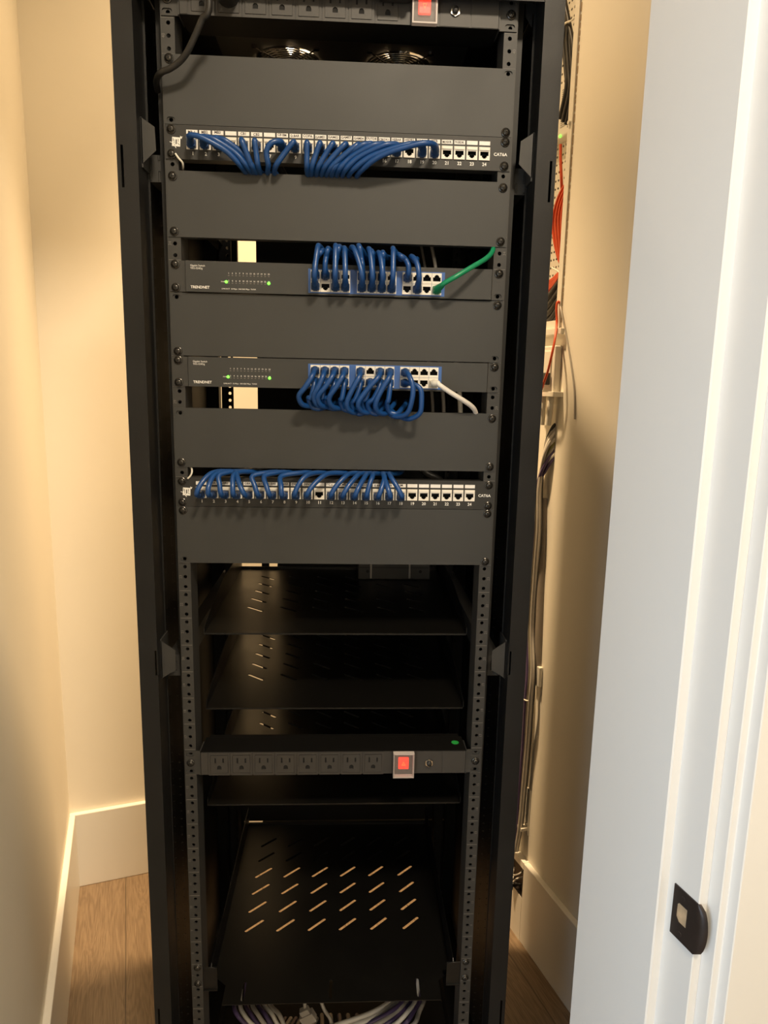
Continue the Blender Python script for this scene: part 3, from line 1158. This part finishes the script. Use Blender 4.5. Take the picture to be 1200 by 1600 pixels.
# lower patch panel: cables rise and vanish behind the blank panel above it
zj = Z_P2 - .0026
tgt2 = {1: 352, 2: 362, 3: 374, 4: 388, 5: 380, 6: 436, 7: 447, 8: 482, 9: 503, 10: 536, 12: 563, 13: 575, 14: 582, 15: 588, 16: 594, 17: 600, 18: 606}
bend2 = {1: .35, 2: .1, 3: -.2, 4: -.05, 5: 1.3, 6: -.35, 7: -.5, 8: -.05, 9: .3, 10: .35, 12: .4, 13: .45, 14: .5, 15: .5, 16: .9, 17: .8, 18: .8}
for n, px_ in tgt2.items():
    x = PX[n - 1]
    xt = on_y(px_, 738, -.010).x
    dx = xt - x
    k = bend2[n]
    L = .036 + .003 * (n % 3)
    dxx = dx if abs(dx) > .012 else (.012 if dx >= 0 else -.012)
    pts = [(x, -.006, zj), (x, -.023, zj), (x + .06 * k * dxx, -L, zj + .006), (x + .45 * k * dxx, -L + .002, zj + .018), (x + .80 * k * dxx + (.15 * dx if k > 0 else 0), -.026, .1842),
           (x + .5 * (dx + max(k, 0) * dxx) if n > 9 else xt - .010, -.012, .1880), (xt + .006, .004, .1862), (xt + .022, .03, .1845), (xt + .03, .09, .182)]
    cable('patch_cable', f'blue patch cable plugged into port {n} of the lower patch panel', 'cable', 'blue cables of the lower patch panel', (x, -.0035, zj), pts, RC, M_BLUE, M_BOOT)

# upper switch: cables loop up, then go back over the switch
CROP = lambda cx, cy: (440 + cx / 3.158, 360 + cy / 3.158)
czs = Z_S1 - .0019
up_bot = {0: (185, 66), 2: (268, 66), 3: (310, 78), 4: (345, 74), 5: (430, 82), 6: (478, 100), 7: (550, 80), 9: (640, 118)}
up_top = {0: (205, 90), 1: (232, 80), 2: (288, 70), 4: (380, 66), 5: (445, 92), 6: (500, 98), 8: (572, 108)}
for row, dct, nm in ((1, up_bot, 'bottom'), (0, up_top, 'top')):
    for c, (ax, ay) in dct.items():
        x = SW_COLS[c]
        z0 = czs + SW_ROW[row]
        L = .040 if row else .030
        a = on_y(*CROP(ax, ay + 10), -.020)
        a.z = min(a.z, .5150)
        dx = a.x - x
        pts = [(x, SWY - .004, z0), (x, SWY - .020, z0 + .001), (x + .02 * dx, -L, z0 + .012), (x + .30 * dx, -L + .003, z0 + .030 - (.008 if not row else 0)), (x + .75 * dx, -.030, a.z - .004),
               (a.x, -.018, a.z), (a.x + .006, -.004, a.z - .004), (a.x + .011, .012, .5020), (a.x + .016, .07, .498)]
        cable('patch_cable', f'blue patch cable in the {nm} row of the upper switch, {ORD[c]} column from the left', 'cable', 'blue cables of the upper switch', (x, SWY - .0022, z0), pts, RC, M_BLUE, M_BOOT)
x, z0 = SW_COLS[11], czs + SW_ROW[1]
gp = [(x, SWY - .004, z0), (x + .003, SWY - .020, z0 + .001)]
for cx, cy, y in ((800, 262, -.034), (860, 228, -.038), (940, 180, -.030), (1010, 138, -.016), (1042, 100, -.002)):
    gp.append(on_y(*CROP(cx, cy), y))
e = gp[-1]
gp += [Vector((e.x + .001, .010, e.z + .012)), Vector((e.x, .03, e.z + .03))]
cable('patch_cable', 'green patch cable from the last bottom port of the upper switch', 'cable', None, (x, SWY - .0022, z0), gp, .0036, M_GREEN, M_GREEN)

# lower switch: cables hang down and turn back under the switch
czs = Z_S2 - .0019
dn_top = {0: (88, 852), 1: (160, 862), 2: (180, 872), 3: (235, 878), 4: (322, 900), 6: (378, 900), 7: (462, 905), 8: (600, 880)}
dn_bot = {0: (132, 880), 1: (195, 868), 2: (215, 880), 3: (290, 890), 4: (345, 905), 5: (395, 893), 6: (425, 905), 7: (520, 905), 8: (690, 850)}
for row, dct, nm in ((0, dn_top, 'top'), (1, dn_bot, 'bottom')):
    for c, (ax, ay) in dct.items():
        x = SW_COLS[c]
        z0 = czs + SW_ROW[row]
        L = .042 if row == 0 else .031
        a = on_y(*CROP(ax, ay), -.030)
        dx = a.x - x
        low = min(max(a.z + .003, .2745), .290)
        if (row, c) == (1, 8):
            pts = [(x, SWY - .004, z0), (x, SWY - .020, z0), (x + .006, -.034, z0 - .001), (x + .020, -.040, z0 - .008), (a.x - .001, -.040, .297), (a.x - .003, -.036, .2800), (a.x - .018, -.026, .2715), (a.x - .036, -.012, .2775),
                   (a.x - .048, .010, .2875), (a.x - .06, .05, .295)]
        elif (row, c) == (0, 8):
            pts = [(x, SWY - .004, z0), (x, SWY - .020, z0), (x + .004, -.040, z0 - .006), (x + .009, -.046, z0 - .022), (x + .008, -.044, .298), (x + .002, -.036, .2795), (x - .014, -.022, .2745), (x - .028, -.004, .2830), (x - .036, .02, .2890), (x - .05, .06, .295)]
        else:
            pts = [(x, SWY - .004, z0), (x, SWY - .020, z0), (x + .10 * dx, -L, z0 - .008), (x + .55 * dx, -L - .002, z0 - .024), (a.x, -L + .002, low + .012),
                   (a.x + .004, -L + .010, low), (a.x + .015, -.020, low - .003), (a.x + .024, -.004, .2860), (a.x + .030, .014, .2920), (a.x + .034, .06, .296)]
        cable('patch_cable', f'blue patch cable in the {nm} row of the lower switch, {ORD[c]} column from the left', 'cable', 'blue cables of the lower switch', (x, SWY - .0022, z0), pts, RC, M_BLUE, M_BOOT)
x, z0 = SW_COLS[11], czs + SW_ROW[1]
gp = [(x, SWY - .004, z0), (x + .004, SWY - .018, z0 + .001)]
for cx, cy, y in ((778, 762, -.026), (830, 798, -.026), (895, 838, -.020), (935, 866, -.012), (955, 892, -.002)):
    gp.append(on_y(*CROP(cx, cy), y))
e = gp[-1]
gp += [Vector((e.x + .004, .012, e.z - .012)), Vector((e.x + .004, .03, e.z - .03))]
cable('patch_cable', 'white patch cable from the last bottom port of the lower switch', 'cable', None, (x, SWY - .0022, z0), gp, .0036, M_WHITE, M_IVORY)

# ------------------------------------------------------------------ small things on and in the rack
# black plugs and cord in the upper power strip
t = thing('power_plug', 'black round power plug in the upper power strip, left, with its cord hanging down', 'plug', (-.1506, -.007, Z_U1))
b = MB()
b.lathe([(.0, .026), (.0115, .0255), (.0140, .022), (.0145, .0005), (.0145, 0)], front(-.0065) @ Matrix.Translation((-.1506, Z_U1 + .004, 0)), 20)
part('plug_body', b, M_RUBBER, t)
b = MB()
cp = [Vector((-.1506, -.030, Z_U1 + .010)), Vector((-.158, -.048, Z_U1 + .050)), Vector((-.168, -.054, Z_U1 + .052))]
for px_, py_, y in ((327, 8, -.052), (316, 30, -.048), (304, 58, -.042), (292, 82, -.036), (281, 96, -.030), (266, 107, -.026), (251, 114, -.020)):
    cp.append(on_y(px_, py_, y))
e = cp[-1]
cp += [Vector((e.x - .010, -.004, e.z - .004)), Vector((e.x - .013, .014, e.z - .010))]
b.tube(cp, .0042, 10, sub=6)
part('cord', b, M_RUBBER, t)
t = thing('power_plug', 'black flat power plug beside the lit red switch of the upper power strip', 'plug', (.063, -.007, Z_U1))
b = MB()
b.box(.0500, .0930, -.034, -.0068, Z_U1 + .004, Z_U1 + .031, bev=.004)
part('plug_body', b, M_RUBBER, t)
b = MB()
b.tube([(.090, -.022, Z_U1 + .020), (.102, -.024, Z_U1 + .024), (.110, -.026, Z_U1 + .036), (.112, -.028, Z_U1 + .075)], .0042, 10)
part('cord', b, M_RUBBER, t)
t = thing('power_plug', 'black flat power plug in the upper power strip, left of the plug beside the switch', 'plug', (.0276, -.007, Z_U1))
b = MB()
b.box(.0150, .0440, -.030, -.0068, Z_U1 + .010, Z_U1 + .034, bev=.004)
part('plug_body', b, M_RUBBER, t)

# ground wires: thin striped green-white ends beside the patch panels
b = MB()
b.tube([(-.2270, -.005, Z_P1 - .0162), on_y(279, 247, -.006), on_y(285, 254, -.004), on_y(286, 262, .004), on_y(285, 266, .03)], .0014, 8)
solo('ground_wire', b, M_IVORY, 'thin pale ground wire under the left end of the upper patch panel', 'wire', (-.2270, -.004, Z_P1 - .0162))
b = MB()
b.tube([on_y(296, 729, .03), on_y(299, 731, .004), on_y(300, 737, -.003), on_y(298, 743, -.004), (-.2235, -.004, Z_P2 + .0200)], .0014, 8)
solo('ground_wire', b, M_IVORY, 'thin pale ground wire above the left end of the lower patch panel', 'wire', (-.2235, -.004, Z_P2 + .02))

# small device box with two pale cords at the back of the top shelf
t = thing('device_box', 'small black box at the rear right of the top shelf', 'device', (.116, .42, ZA))
b = MB()
b.box(.040, .193, .376, .452, ZA + .0003, ZA + .034, bev=.002)
part('case', b, M_STRIP, t)
b = MB()
for x in (.060, .172):
    b.cyl((x, .3755, ZA + .018), (x, .3765, ZA + .018), .0034, n=10)
part('socket_hole', b, M_DARK, t)
b = MB()
b.box(.042, .190, .3755, .3765, ZA + .0260, ZA + .0268)
part('lid_seam', b, M_DARK, t)
for i, x in enumerate((.066, .148)):
    b = MB()
    b.tube([(x - .006, .440, ZA + .090), (x - .002, .400, ZA + .0560), (x, .380, ZA + .0385), (x + .001, .3735, ZA + .030), (x + .001, .3735, ZA + .004)], .0022, 8)
    solo('pale_cord', b, M_GREY, ('left' if i == 0 else 'right') + ' pale cord draped over the small black box on the top shelf', 'cord', (x, .3735, ZA + .004), 'pale cords over the black box')

# dim cables hanging at the rear, seen through the gaps
for i, (px_, y, z0, z1, r, m, lab) in enumerate((
        (668, .40, .60, .42, .0026, M_GREY, 'thin grey cable hanging behind the gap above the upper switch, left of a pale one'),
        (684, .38, .60, .42, .0036, M_WHITE, 'pale cable hanging behind the gap above the upper switch, nearest its green cable'),
        (675, .38, .40, .17, .0032, M_WHITE, 'pale cable hanging behind the gap below the lower switch, beside the blue loops'),
        (692, .40, .40, .17, .0040, M_GREY, 'grey cable hanging behind the gap below the lower switch, under the white cable'),
        (718, .40, .40, .17, .0052, M_IVORY, 'thick cream cable hanging behind the right end of the gap below the lower switch'))):
    top = on_y(px_, 400 if z0 > .5 else 628, y)
    b = MB()
    b.tube([(top.x - .012, y + .02, z0), (top.x - .002, y, (z0 + z1) / 2 + .03), (top.x + .003, y, (z0 + z1) / 2 - .03), (top.x + .004, y + .01, z1)], r, 8)
    solo('hanging_cable', b, m, lab, 'cable', (top.x, y, z1), 'cables hanging inside the rack')
for i, (px_, py_, s, lab) in enumerate(((670, 745, 1, 'dark cable behind the right end of the gap above the lower patch panel'), (420, 262, -1, 'dark cable behind the gap below the upper patch panel'))):
    c = on_y(px_, py_, .16)
    b = MB()
    b.tube([(c.x - .03, .15, c.z + .05), (c.x - .01, .14, c.z + .012), (c.x + .02, .14, c.z - .006), (c.x + .04, .16, c.z - .05)], .006, 10)
    solo('hanging_cable', b, M_RUBBER, lab, 'cable', (c.x, .15, c.z), 'cables hanging inside the rack')

# cable bundles lying in the bottom of the rack
cols = [M_PURPLE, M_WHITE, M_PURPLE, M_GREY, M_PURPLE, M_WHITE, M_GREY]
names = {M_PURPLE.name: 'purple', M_WHITE.name: 'white', M_GREY.name: 'grey'}
wordsL = ['leftmost', 'second', 'third', 'fourth', 'fifth', 'sixth', 'seventh']
for i in range(7):
    px_ = 366 + i * 9
    m = cols[i]
    a = on_y(px_, 1562, .14 + .004 * (i % 3))
    c = on_y(px_ + 4 + i * 2.0, 1585, .10 + .004 * (i % 3))
    d = on_y(px_ + 30, 1610, .09)
    b = MB()
    b.tube([a + Vector((.0, .05, .04)), a, c, d, d + Vector((.03, .03, -.05)), d + Vector((.05, .12, -.10))], .0042, 8)
    solo('data_cable', b, m, f'{names[m.name]} data cable, {wordsL[i]} from the left in the left bundle under the bottom shelf', 'cable', c, 'left cable bundle in the rack base')
wordsR = ['first', 'second', 'third', 'fourth', 'fifth', 'sixth', 'seventh', 'eighth', 'ninth']
cols = [M_WHITE, M_GREY, M_WHITE, M_PURPLE, M_GREY, M_PURPLE, M_WHITE, M_PURPLE, M_GREY]
for i in range(9):
    m = cols[i]
    a = on_y(612 + i * 6.5, 1556, .15 + .005 * (i % 3))
    c = on_y(585 + i * 8.8, 1580, .11 + .005 * (i % 3))
    d = on_y(525 + i * 15.0, 1602, .09 + .004 * (i % 2))
    b = MB()
    b.tube([a + Vector((.01, .05, .04)), a, c, d, d + Vector((-.04, .03, -.05)), d + Vector((-.05, .12, -.10))], .0044, 8)
    solo('data_cable', b, m, f'{names[m.name]} data cable, {wordsR[i]} from the left in the right bundle under the bottom shelf', 'cable', c, 'right cable bundle in the rack base')
t = thing('cable_connector', 'loose white plug connector hanging below the bottom shelf between the two bundles', 'connector', on_y(481, 1588, .10))
c = on_y(481, 1589, .10)
Mx = Matrix.Translation(c) @ Matrix.Rotation(math.radians(-28), 4, 'Y')
b = MB()
b.box(-.014, .014, -.008, .008, -.011, .009, bev=.0015, M=Mx)
b.box(-.008, .010, -.006, .006, .009, .020, bev=.001, M=Mx)
part('housing', b, M_GREY, t)
b = MB()
b.tube([c + Vector((-.004, 0, .012)), c + Vector((-.008, .01, .035)), c + Vector((-.010, .03, .06))], .0035, 8)
part('lead', b, M_GREY, t)
b = MB()
b.tube([on_y(500, 1560, .12), on_y(507, 1578, .11), on_y(516, 1592, .10), on_y(522, 1612, .10)], .0035, 8)
solo('data_cable', b, M_GREY, 'single pale cable beside the loose white connector under the bottom shelf', 'cable', on_y(507, 1578, .11))

# ------------------------------------------------------------------ on and in the right wall


def WM():
    return Matrix(((UU.x, VV.x, 0, 0), (UU.y, VV.y, 0, 0), (0, 0, 1, 0), (0, 0, 0, 1)))


RM = WM()
enc = thing('media_enclosure', 'white recessed wiring enclosure in the right wall, behind the rack', 'wiring enclosure', W(UR, .65, EN_Z0))
UB = UR + .088
b = MB()
b.box(UR - .0045, UR + .0005, EN_V0 - .0165, EN_V0, EN_Z0 - .012, EN_Z1 + .012, M=RM)
b.box(UR - .0045, UR + .0005, .860, .880, EN_Z0 - .012, EN_Z1 + .012, M=RM)
b.box(UR - .0045, UR + .0005, EN_V0 - .0005, .8605, EN_Z0 - .012, EN_Z0 + .006, M=RM)
b.box(UR - .0045, UR + .0005, EN_V0 - .0005, .8605, EN_Z1 - .006, EN_Z1 + .012, M=RM)
part('flange', b, M_ENCL, enc)
b = MB()
hl = [circ(.50 + .0125 * i, z_, .0032, 7) for i in range(20) for z_ in [EN_Z0 + .02 + .019 * j for j in range(47)]]
Mb = Matrix(((VV.x, 0, -UU.x, 0), (VV.y, 0, -UU.y, 0), (0, 1, 0, 0), (0, 0, 0, 1))) 
Mb = Matrix.Translation(UU * UB) @ Mb
b.plate(rect2(EN_V0, .86, EN_Z0, EN_Z1), hl, .0012, Mb)
part('back_plate', b, M_ENCL, enc)
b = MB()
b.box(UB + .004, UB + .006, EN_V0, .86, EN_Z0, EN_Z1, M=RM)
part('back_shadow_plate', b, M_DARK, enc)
b = MB()
b.box(UR, UB, EN_V0, EN_V0 + .0012, EN_Z0, EN_Z1, M=RM)
b.box(UR, UB, .8588, .86, EN_Z0, EN_Z1, M=RM)
b.box(UR, UB, EN_V0, .86, EN_Z0, EN_Z0 + .0012, M=RM)
b.box(UR, UB, EN_V0, .86, EN_Z1 - .0012, EN_Z1, M=RM)
part('side_wall', b, M_ENCL, enc)
# ragged dark gap between flange and wall paint
b = MB()
z = EN_Z0
while z < EN_Z1:
    h = random.uniform(.006, .022)
    b.box(UR - .0012, UR - .0002, EN_V0 - .0190 - random.uniform(0, .0008), EN_V0 - .0170, z, z + h, M=RM)
    z += h + random.uniform(.002, .007)
part('paint_gap', b, M_RAWWOOD, enc, 'ragged brown edge where the paint ends')
b = MB()
c = W(UR - .0045, EN_V0 - .008, uv_of(on_u(897, 190, UR))[2])
b.cyl(c, c - UU * .005, .0052, .0040, n=14)
part('cover_screw', b, M_ENCL, enc)

UD = UR + .060
dv = lambda px_, py_, u=UD: uv_of(on_u(px_, py_, u))
# white vented device inside
_, va, za = dv(893, 120)
_, vb_, zb = dv(889, 208)
t = thing('vented_device', 'white vented network device mounted in the wall enclosure', 'network device', W(UD, .62, zb))
b = MB()
b.box(UD, UB - .001, .500, .80, zb, za, bev=.004, M=RM)
part('case', b, M_ENCL, t)
for k in range(4):
    b = MB()
    zc0 = zb + .022 + (za - zb - .03) * (k % 2) * .5
    v0 = .535 + .045 * (k // 2)
    for j in range(9):
        b.box(UD - .0004, UD + .0002, v0, v0 + .030, zc0 + .0045 * j, zc0 + .0045 * j + .0024, M=RM)
    part('vent', b, M_VENT, t)
b = MB()
_, vl, zl = dv(875, 221, UD)
b.lathe([(.004, 0), (.003, .002), (0, .003)], Matrix.Translation(W(UD - .0005, vl, zb + .004)) @ Vector((0, 0, 1)).rotation_difference(-UU).to_matrix().to_4x4(), 10)
part('status_lamp', b, M_LED, t, 'lit green status lamp')

UC = UR + .040
# black coax bundle with a pale tie
cb = [(880, -12), (890, 40), (896, 75), (899, 120), (900, 150)]
lb = ['outermost', 'second', 'third', 'innermost']
for i in range(4):
    pts = [on_u(px_ - 5.0 * i * (1 if k > 1 else .3), py_ - 4 * i, UC - .010 + .004 * (i % 2)) for k, (px_, py_) in enumerate(cb)]
    b = MB()
    b.tube(pts + [pts[-1] + Vector((0, 0, -.06)) + VV * .02], .0052, 8)
    solo('coax_cable', b, M_RUBBER, f'black coaxial cable, {lb[i]} of the bundle at the top of the wall enclosure', 'cable', pts[2], 'black coaxial cables in the wall enclosure')
b = MB()
b.tube([on_u(876, 44, UC - .018), on_u(884, 36, UC - .018), on_u(893, 32, UC - .018), on_u(900, 26, UC - .012)], .0022, 8)
solo('cable_tie', b, M_IVORY, 'pale tie round the black coaxial cables in the wall enclosure', 'cable tie', on_u(888, 36, UC - .018))
# orange fibre coil
lo = ['leftmost', 'second', 'third', 'fourth', 'fifth', 'rightmost']
for i in range(6):
    off = i * 4.6
    pts = [on_u(900, 280 + i * 3, UC), on_u(886 + off * .35, 286 + i * 3, UC - .010), on_u(872 + off * .6, 310 + i * 4, UC - .014), on_u(864 + off, 345, UC - .012), on_u(866 + off * .9, 375, UC - .010), on_u(872 + off * .5, 402, UC - .006), on_u(877 + off * .15, 418, UC - .002),
           on_u(868, 432 + i * 2, UC), on_u(852, 444 + i * 3, UC)]
    b = MB()
    b.tube(pts, .0036, 8)
    solo('fibre_cable', b, M_ORANGE, f'{lo[i]} orange cable of the coil in the wall enclosure', 'cable', pts[4], 'orange cables of the coil')
b = MB()
b.tube([on_u(876, 226, UC), on_u(876, 250, UC - .002), on_u(877, 275, UC - .002), on_u(878, 300, UC + .004)], .0036, 8)
solo('fibre_cable', b, M_ORANGE, 'straight orange cable dropping from the white vented device', 'cable', on_u(876, 250, UC))
b = MB()
b.tube([on_u(862, 418, UC - .02), on_u(872, 424, UC - .022), on_u(880, 433, UC - .018)], .0018, 8)
solo('cable_tie', b, M_IVORY, 'pale tie below the orange coil in the wall enclosure', 'cable tie', on_u(872, 424, UC - .02))
# black bundle low in the enclosure
lk = ['top', 'second', 'third', 'fourth', 'bottom']
for i in range(5):
    pts = [on_u(884, 432 + i * 12, UC + .004), on_u(872, 445 + i * 13, UC), on_u(860, 462 + i * 13, UC - .004), on_u(846, 476 + i * 12, UC - .004)]
    b = MB()
    b.tube(pts, .0082, 8)
    solo('coax_cable', b, M_RUBBER, f'{lk[i]} black cable of the bundle at the bottom of the wall enclosure', 'cable', pts[1], 'black cables low in the wall enclosure')
# single orange cable arching out of the enclosure
b = MB()
b.tube([on_u(874, 478, UR + .01), on_u(874, 473, UR - .004), on_u(871, 472, UR - .010), on_u(869.5, 482, UR - .012), on_u(870, 505, UR - .012), on_u(867, 530, UR - .028), on_u(862, 555, UR - .038), on_u(856, 580, UR - .042), on_u(849, 600, UR - .042), on_u(840, 625, UR - .03)], .0028, 8)
solo('fibre_cable', b, M_ORANGE, 'single orange cable arching over the bottom edge of the wall enclosure', 'cable', on_u(870, 505, UR - .012))
# thin grey cable against the right wall
b = MB()
b.tube([on_u(874, 470, UR + .004), on_u(877, 486, UR - .006), on_u(884, 520, UR - .0028), on_u(891, 560, UR - .0022), on_u(896, 595, UR - .0022), on_u(898, 620, UR - .0022), on_u(898, 655, UR - .0022)], .0021, 8)
solo('wall_wire', b, M_GREY, 'thin grey wire hanging down the right wall below the enclosure', 'wire', on_u(891, 560, UR - .0022))

# white outlet box on the wall under the enclosure
_, vx0, zt = uv_of(on_u(879, 540, UR))
_, _, zbm = uv_of(on_u(870, 614, UR))
t = thing('wall_box', 'white plastic box on the right wall just below the wiring enclosure', 'wall box', W(UR, vx0 + .05, zbm))
b = MB()
b.box(UR - .018, UR, vx0, vx0 + .115, zbm, zt, bev=.003, M=RM)
b.box(UR - .021, UR - .018, vx0 + .012, vx0 + .103, zbm + .012, zt - .012, bev=.001, M=RM)
part('case', b, M_ENCL, t)
b = MB()
q = on_u(857, 592, UR - .022)
_, vq, zq = uv_of(q)
b.box(UR - .032, UR - .0205, vq - .006, vq + .03, zq - .014, zq + .014, bev=.002, M=RM)
part('connector', b, M_RUBBER, t, 'black plug connector')
b = MB()
_, vb1, zb1 = uv_of(on_u(876, 518, UR - .012))
b.box(UR - .014, UR - .0046, vb1 - .004, vb1 + .09, zb1 - .006, zb1 + .008, bev=.001, M=RM)
part('latch_bar', b, M_ENCL, t)
for k, (px0, px1) in enumerate(((848, 846), (860, 856))):
    b = MB()
    b.tube([on_u(px0 + 1, 612, UR - .016), on_u(px0, 630, UR - .016), on_u(px1, 664, UR - .016)], .0072, 12)
    part('conduit', b, M_ENCL, t)
b = MB()
_, vk, zk = uv_of(on_u(866, 616, UR - .02))
b.box(UR - .026, UR, vk - .006, vk + .07, zk - .006, zk + .006, bev=.001, M=RM)
part('strap', b, M_ENCL, t)

# cables that leave a hole in the wall and run down to the floor
lc = [M_RUBBER, M_GREY, M_WHITE, M_GREY, M_WHITE, M_OLIVE, M_GREY, M_PURPLE, M_WHITE, M_PURPLE]
cn = {M_RUBBER.name: 'black', M_GREY.name: 'grey', M_OLIVE.name: 'olive green', M_WHITE.name: 'white', M_PURPLE.name: 'purple'}
pos = ['nearest the wall opening', 'second from the wall opening', 'third from the wall opening', 'fourth from the wall opening', 'fifth from the wall opening', 'sixth from the wall opening', 'seventh from the wall opening', 'eighth from the wall opening', 'ninth from the wall opening', 'farthest from the wall opening']
for i in range(10):
    f = i * 1.7 - 7
    uo = UR - .010 - .003 * (i % 4)
    pts = [on_u(872, 660 + i * 5, UR + .012), on_u(862 - f * .2, 668 + i * 6, UR - .006), on_u(850 - f * .5, 692 + i * 6, uo), on_u(843 - f * .8, 730 + i * 4, uo), on_u(839 - f, 770, uo - .004), on_u(838 - f, 830, uo - .004), on_u(833 - f, 900, uo), on_u(828 - f, 980, uo),
           on_u(829 - f, 1045, uo - .003), on_u(826 - f, 1090, uo - .006), on_u(821.5 - f * .9, 1160, uo), on_u(815 - f * .8, 1235, uo), on_u(810 - f * .7, 1290, uo - .004), on_u(804 - f * .5, 1330, uo - .010)]
    m = lc[i]
    b = MB()
    b.tube(pts, .0040, 8)
    solo('wall_cable', b, m, f'{cn[m.name]} cable in the bundle running down the right wall, {pos[i]}', 'cable', pts[6], 'cable bundle down the right wall')
# grey half-round raceway beside the bundle
b = MB()
path = [on_u(851, 778, UR), on_u(849, 850, UR), on_u(846, 930, UR), on_u(842, 1040, UR)]
b.tube(path, .0125, 14, flat_k=1.0, sub=4)
solo('cable_raceway', b, M_CONDUIT, 'grey-brown conduit running down the right wall beside the cable bundle', 'conduit', path[1])
b = MB()
_, vr_, zr_ = uv_of(on_u(846, 1052, UR))
b.box(UR - .010, UR, vr_ - .006, vr_ + .02, zr_ - .035, zr_ + .018, bev=.002, M=RM)
solo('conduit_clip', b, M_ENCL, 'pale clip at the lower end of the grey conduit on the right wall', 'clip', W(UR, vr_, zr_))
b = MB()
b.tube([on_u(814, 1090, UR - .027), on_u(824, 1095, UR - .027), on_u(834, 1092, UR - .014)], .0018, 8)
solo('cable_tie', b, M_IVORY, 'pale tie round the cable bundle low on the right wall', 'cable tie', on_u(830, 1094, UR - .024))
t = thing('cable_bracket', 'pale metal bracket at the foot of the cable bundle on the right wall', 'bracket', on_u(822, 1295, UR))
_, vr_, zr_ = uv_of(on_u(824, 1292, UR))
b = MB()
b.box(UR - .003, UR, vr_ - .008, vr_ + .030, zr_ - .020, zr_ + .110, M=RM)
b.box(UR - .022, UR, vr_ - .006, vr_ + .030, zr_ - .006, zr_ + .002, M=RM)
part('plate', b, M_ENCL, t)
b = MB()
c = W(UR - .003, vr_ - .001, zr_ + .012)
b.cyl(c, c - UU * .004, .0035, n=10)
part('screw', b, M_STEEL, t)

# open wall box in the right baseboard with loose wires
t = thing('junction_box', 'open dark junction box with loose wires set into the right baseboard', 'junction box', W(UR - .016, .49, BXZ0))
b = MB()
b.box(UR - .002, UR - .0005, BXV0, BXV1, BXZ0, BXZ1, M=RM)
for a0, a1, c0, c1 in ((BXV0, BXV0 + .002, BXZ0, BXZ1), (BXV1 - .002, BXV1, BXZ0, BXZ1), (BXV0, BXV1, BXZ0, BXZ0 + .002), (BXV0, BXV1, BXZ1 - .002, BXZ1)):
    b.box(UR - .0155, UR - .0005, a0, a1, c0, c1, M=RM)
part('box', b, M_BRONZE, t)
for k in range(3):
    b = MB()
    zz = BXZ1 - .018 - .022 * k
    b.tube([W(UR - .003, BXV0 + .02, zz), W(UR - .020, BXV0 + .014 + .01 * k, zz - .004), W(UR - .026, BXV0 + .034, zz - .020), W(UR - .012, BXV0 + .050, zz - .012)], .0022, 8)
    part('wire', b, [M_GREY, M_WHITE, M_RUBBER][k], t)

# ------------------------------------------------------------------ strike plate on the right jamb
t = thing('strike_plate', 'dark bronze strike plate on the white door jamb', 'strike plate', W(u1, v2, -.25))
q0 = uv_of(on_u(1055.5, 1379, u1))
q1 = uv_of(on_u(1048.5, 1455, u1))
va = (q0[1] + q1[1]) / 2
zt, zb_ = q0[2], q1[2]
hc = (zt + zb_) / 2
hh = (zt - zb_) / 2
Mj = Matrix(((VV.x, 0, -UU.x, UU.x * u1), (VV.y, 0, -UU.y, UU.y * u1), (0, 1, 0, 0), (0, 0, 0, 1)))
wv = va - v2
hv0, hv1 = va - wv * .62, va - wv * .18
hole = [(hv0, hc - hh * .34), (hv1 - .004, hc - hh * .34), (hv1, hc - hh * .18), (hv1, hc + hh * .30), (hv1 - .003, hc + hh * .42), (hv0, hc + hh * .42)]
b = MB()
b.plate([(v2 + .0008, zb_), (va, zb_), (va, zt), (v2 + .0008, zt)], [hole] + [circ(va - wv * .42, hc + k * hh * .72, .0022, 10) for k in (-1, 1)], .0016, Mj)
part('plate', b, M_BRONZE, t)
# curved lip folding round the edge
b = MB()
N = 12
vs, fs = [], []
for i in range(N + 1):
    z = zb_ + (zt - zb_) * i / N
    ex = math.sqrt(max(0, 1 - ((z - hc) / hh) ** 2)) * .011
    for (du, dvv) in ((-.0016, .0012), (-.0017, -ex * .45), (-.0008 + ex * .05, -ex * .85 - .0003), (.0012 + ex * .15, -ex - .0012)):
        vs.append(W(u1 + du, v2 + dvv, z))
for i in range(N):
    for j in range(3):
        a = i * 4 + j
        fs.append((a, a + 1, a + 5, a + 4))
b.add(vs, fs, smooth=True)
vs2 = [v_ + UU * .0010 + VV * .0003 for v_ in vs]
b.add(vs2, fs, smooth=True)
part('lip', b, M_BRONZE, t)
b = MB()
b.plate(rect2(hv0 - .004, hv1 + .002, hc - hh * .5, hc + hh * .5), [], .0003, Mj @ Matrix.Translation((0, 0, .0001)))
part('latch_recess', b, M_RAWWOOD, t, 'bare wood in the latch opening')
for k in (-1, 1):
    b = MB()
    p = W(u1 - .0016, va - wv * .42, hc + k * hh * .72)
    b.cyl(p + UU * .0010, p - UU * .0004, .0030, .0022, n=12)
    part('screw', b, M_BRONZE, t)
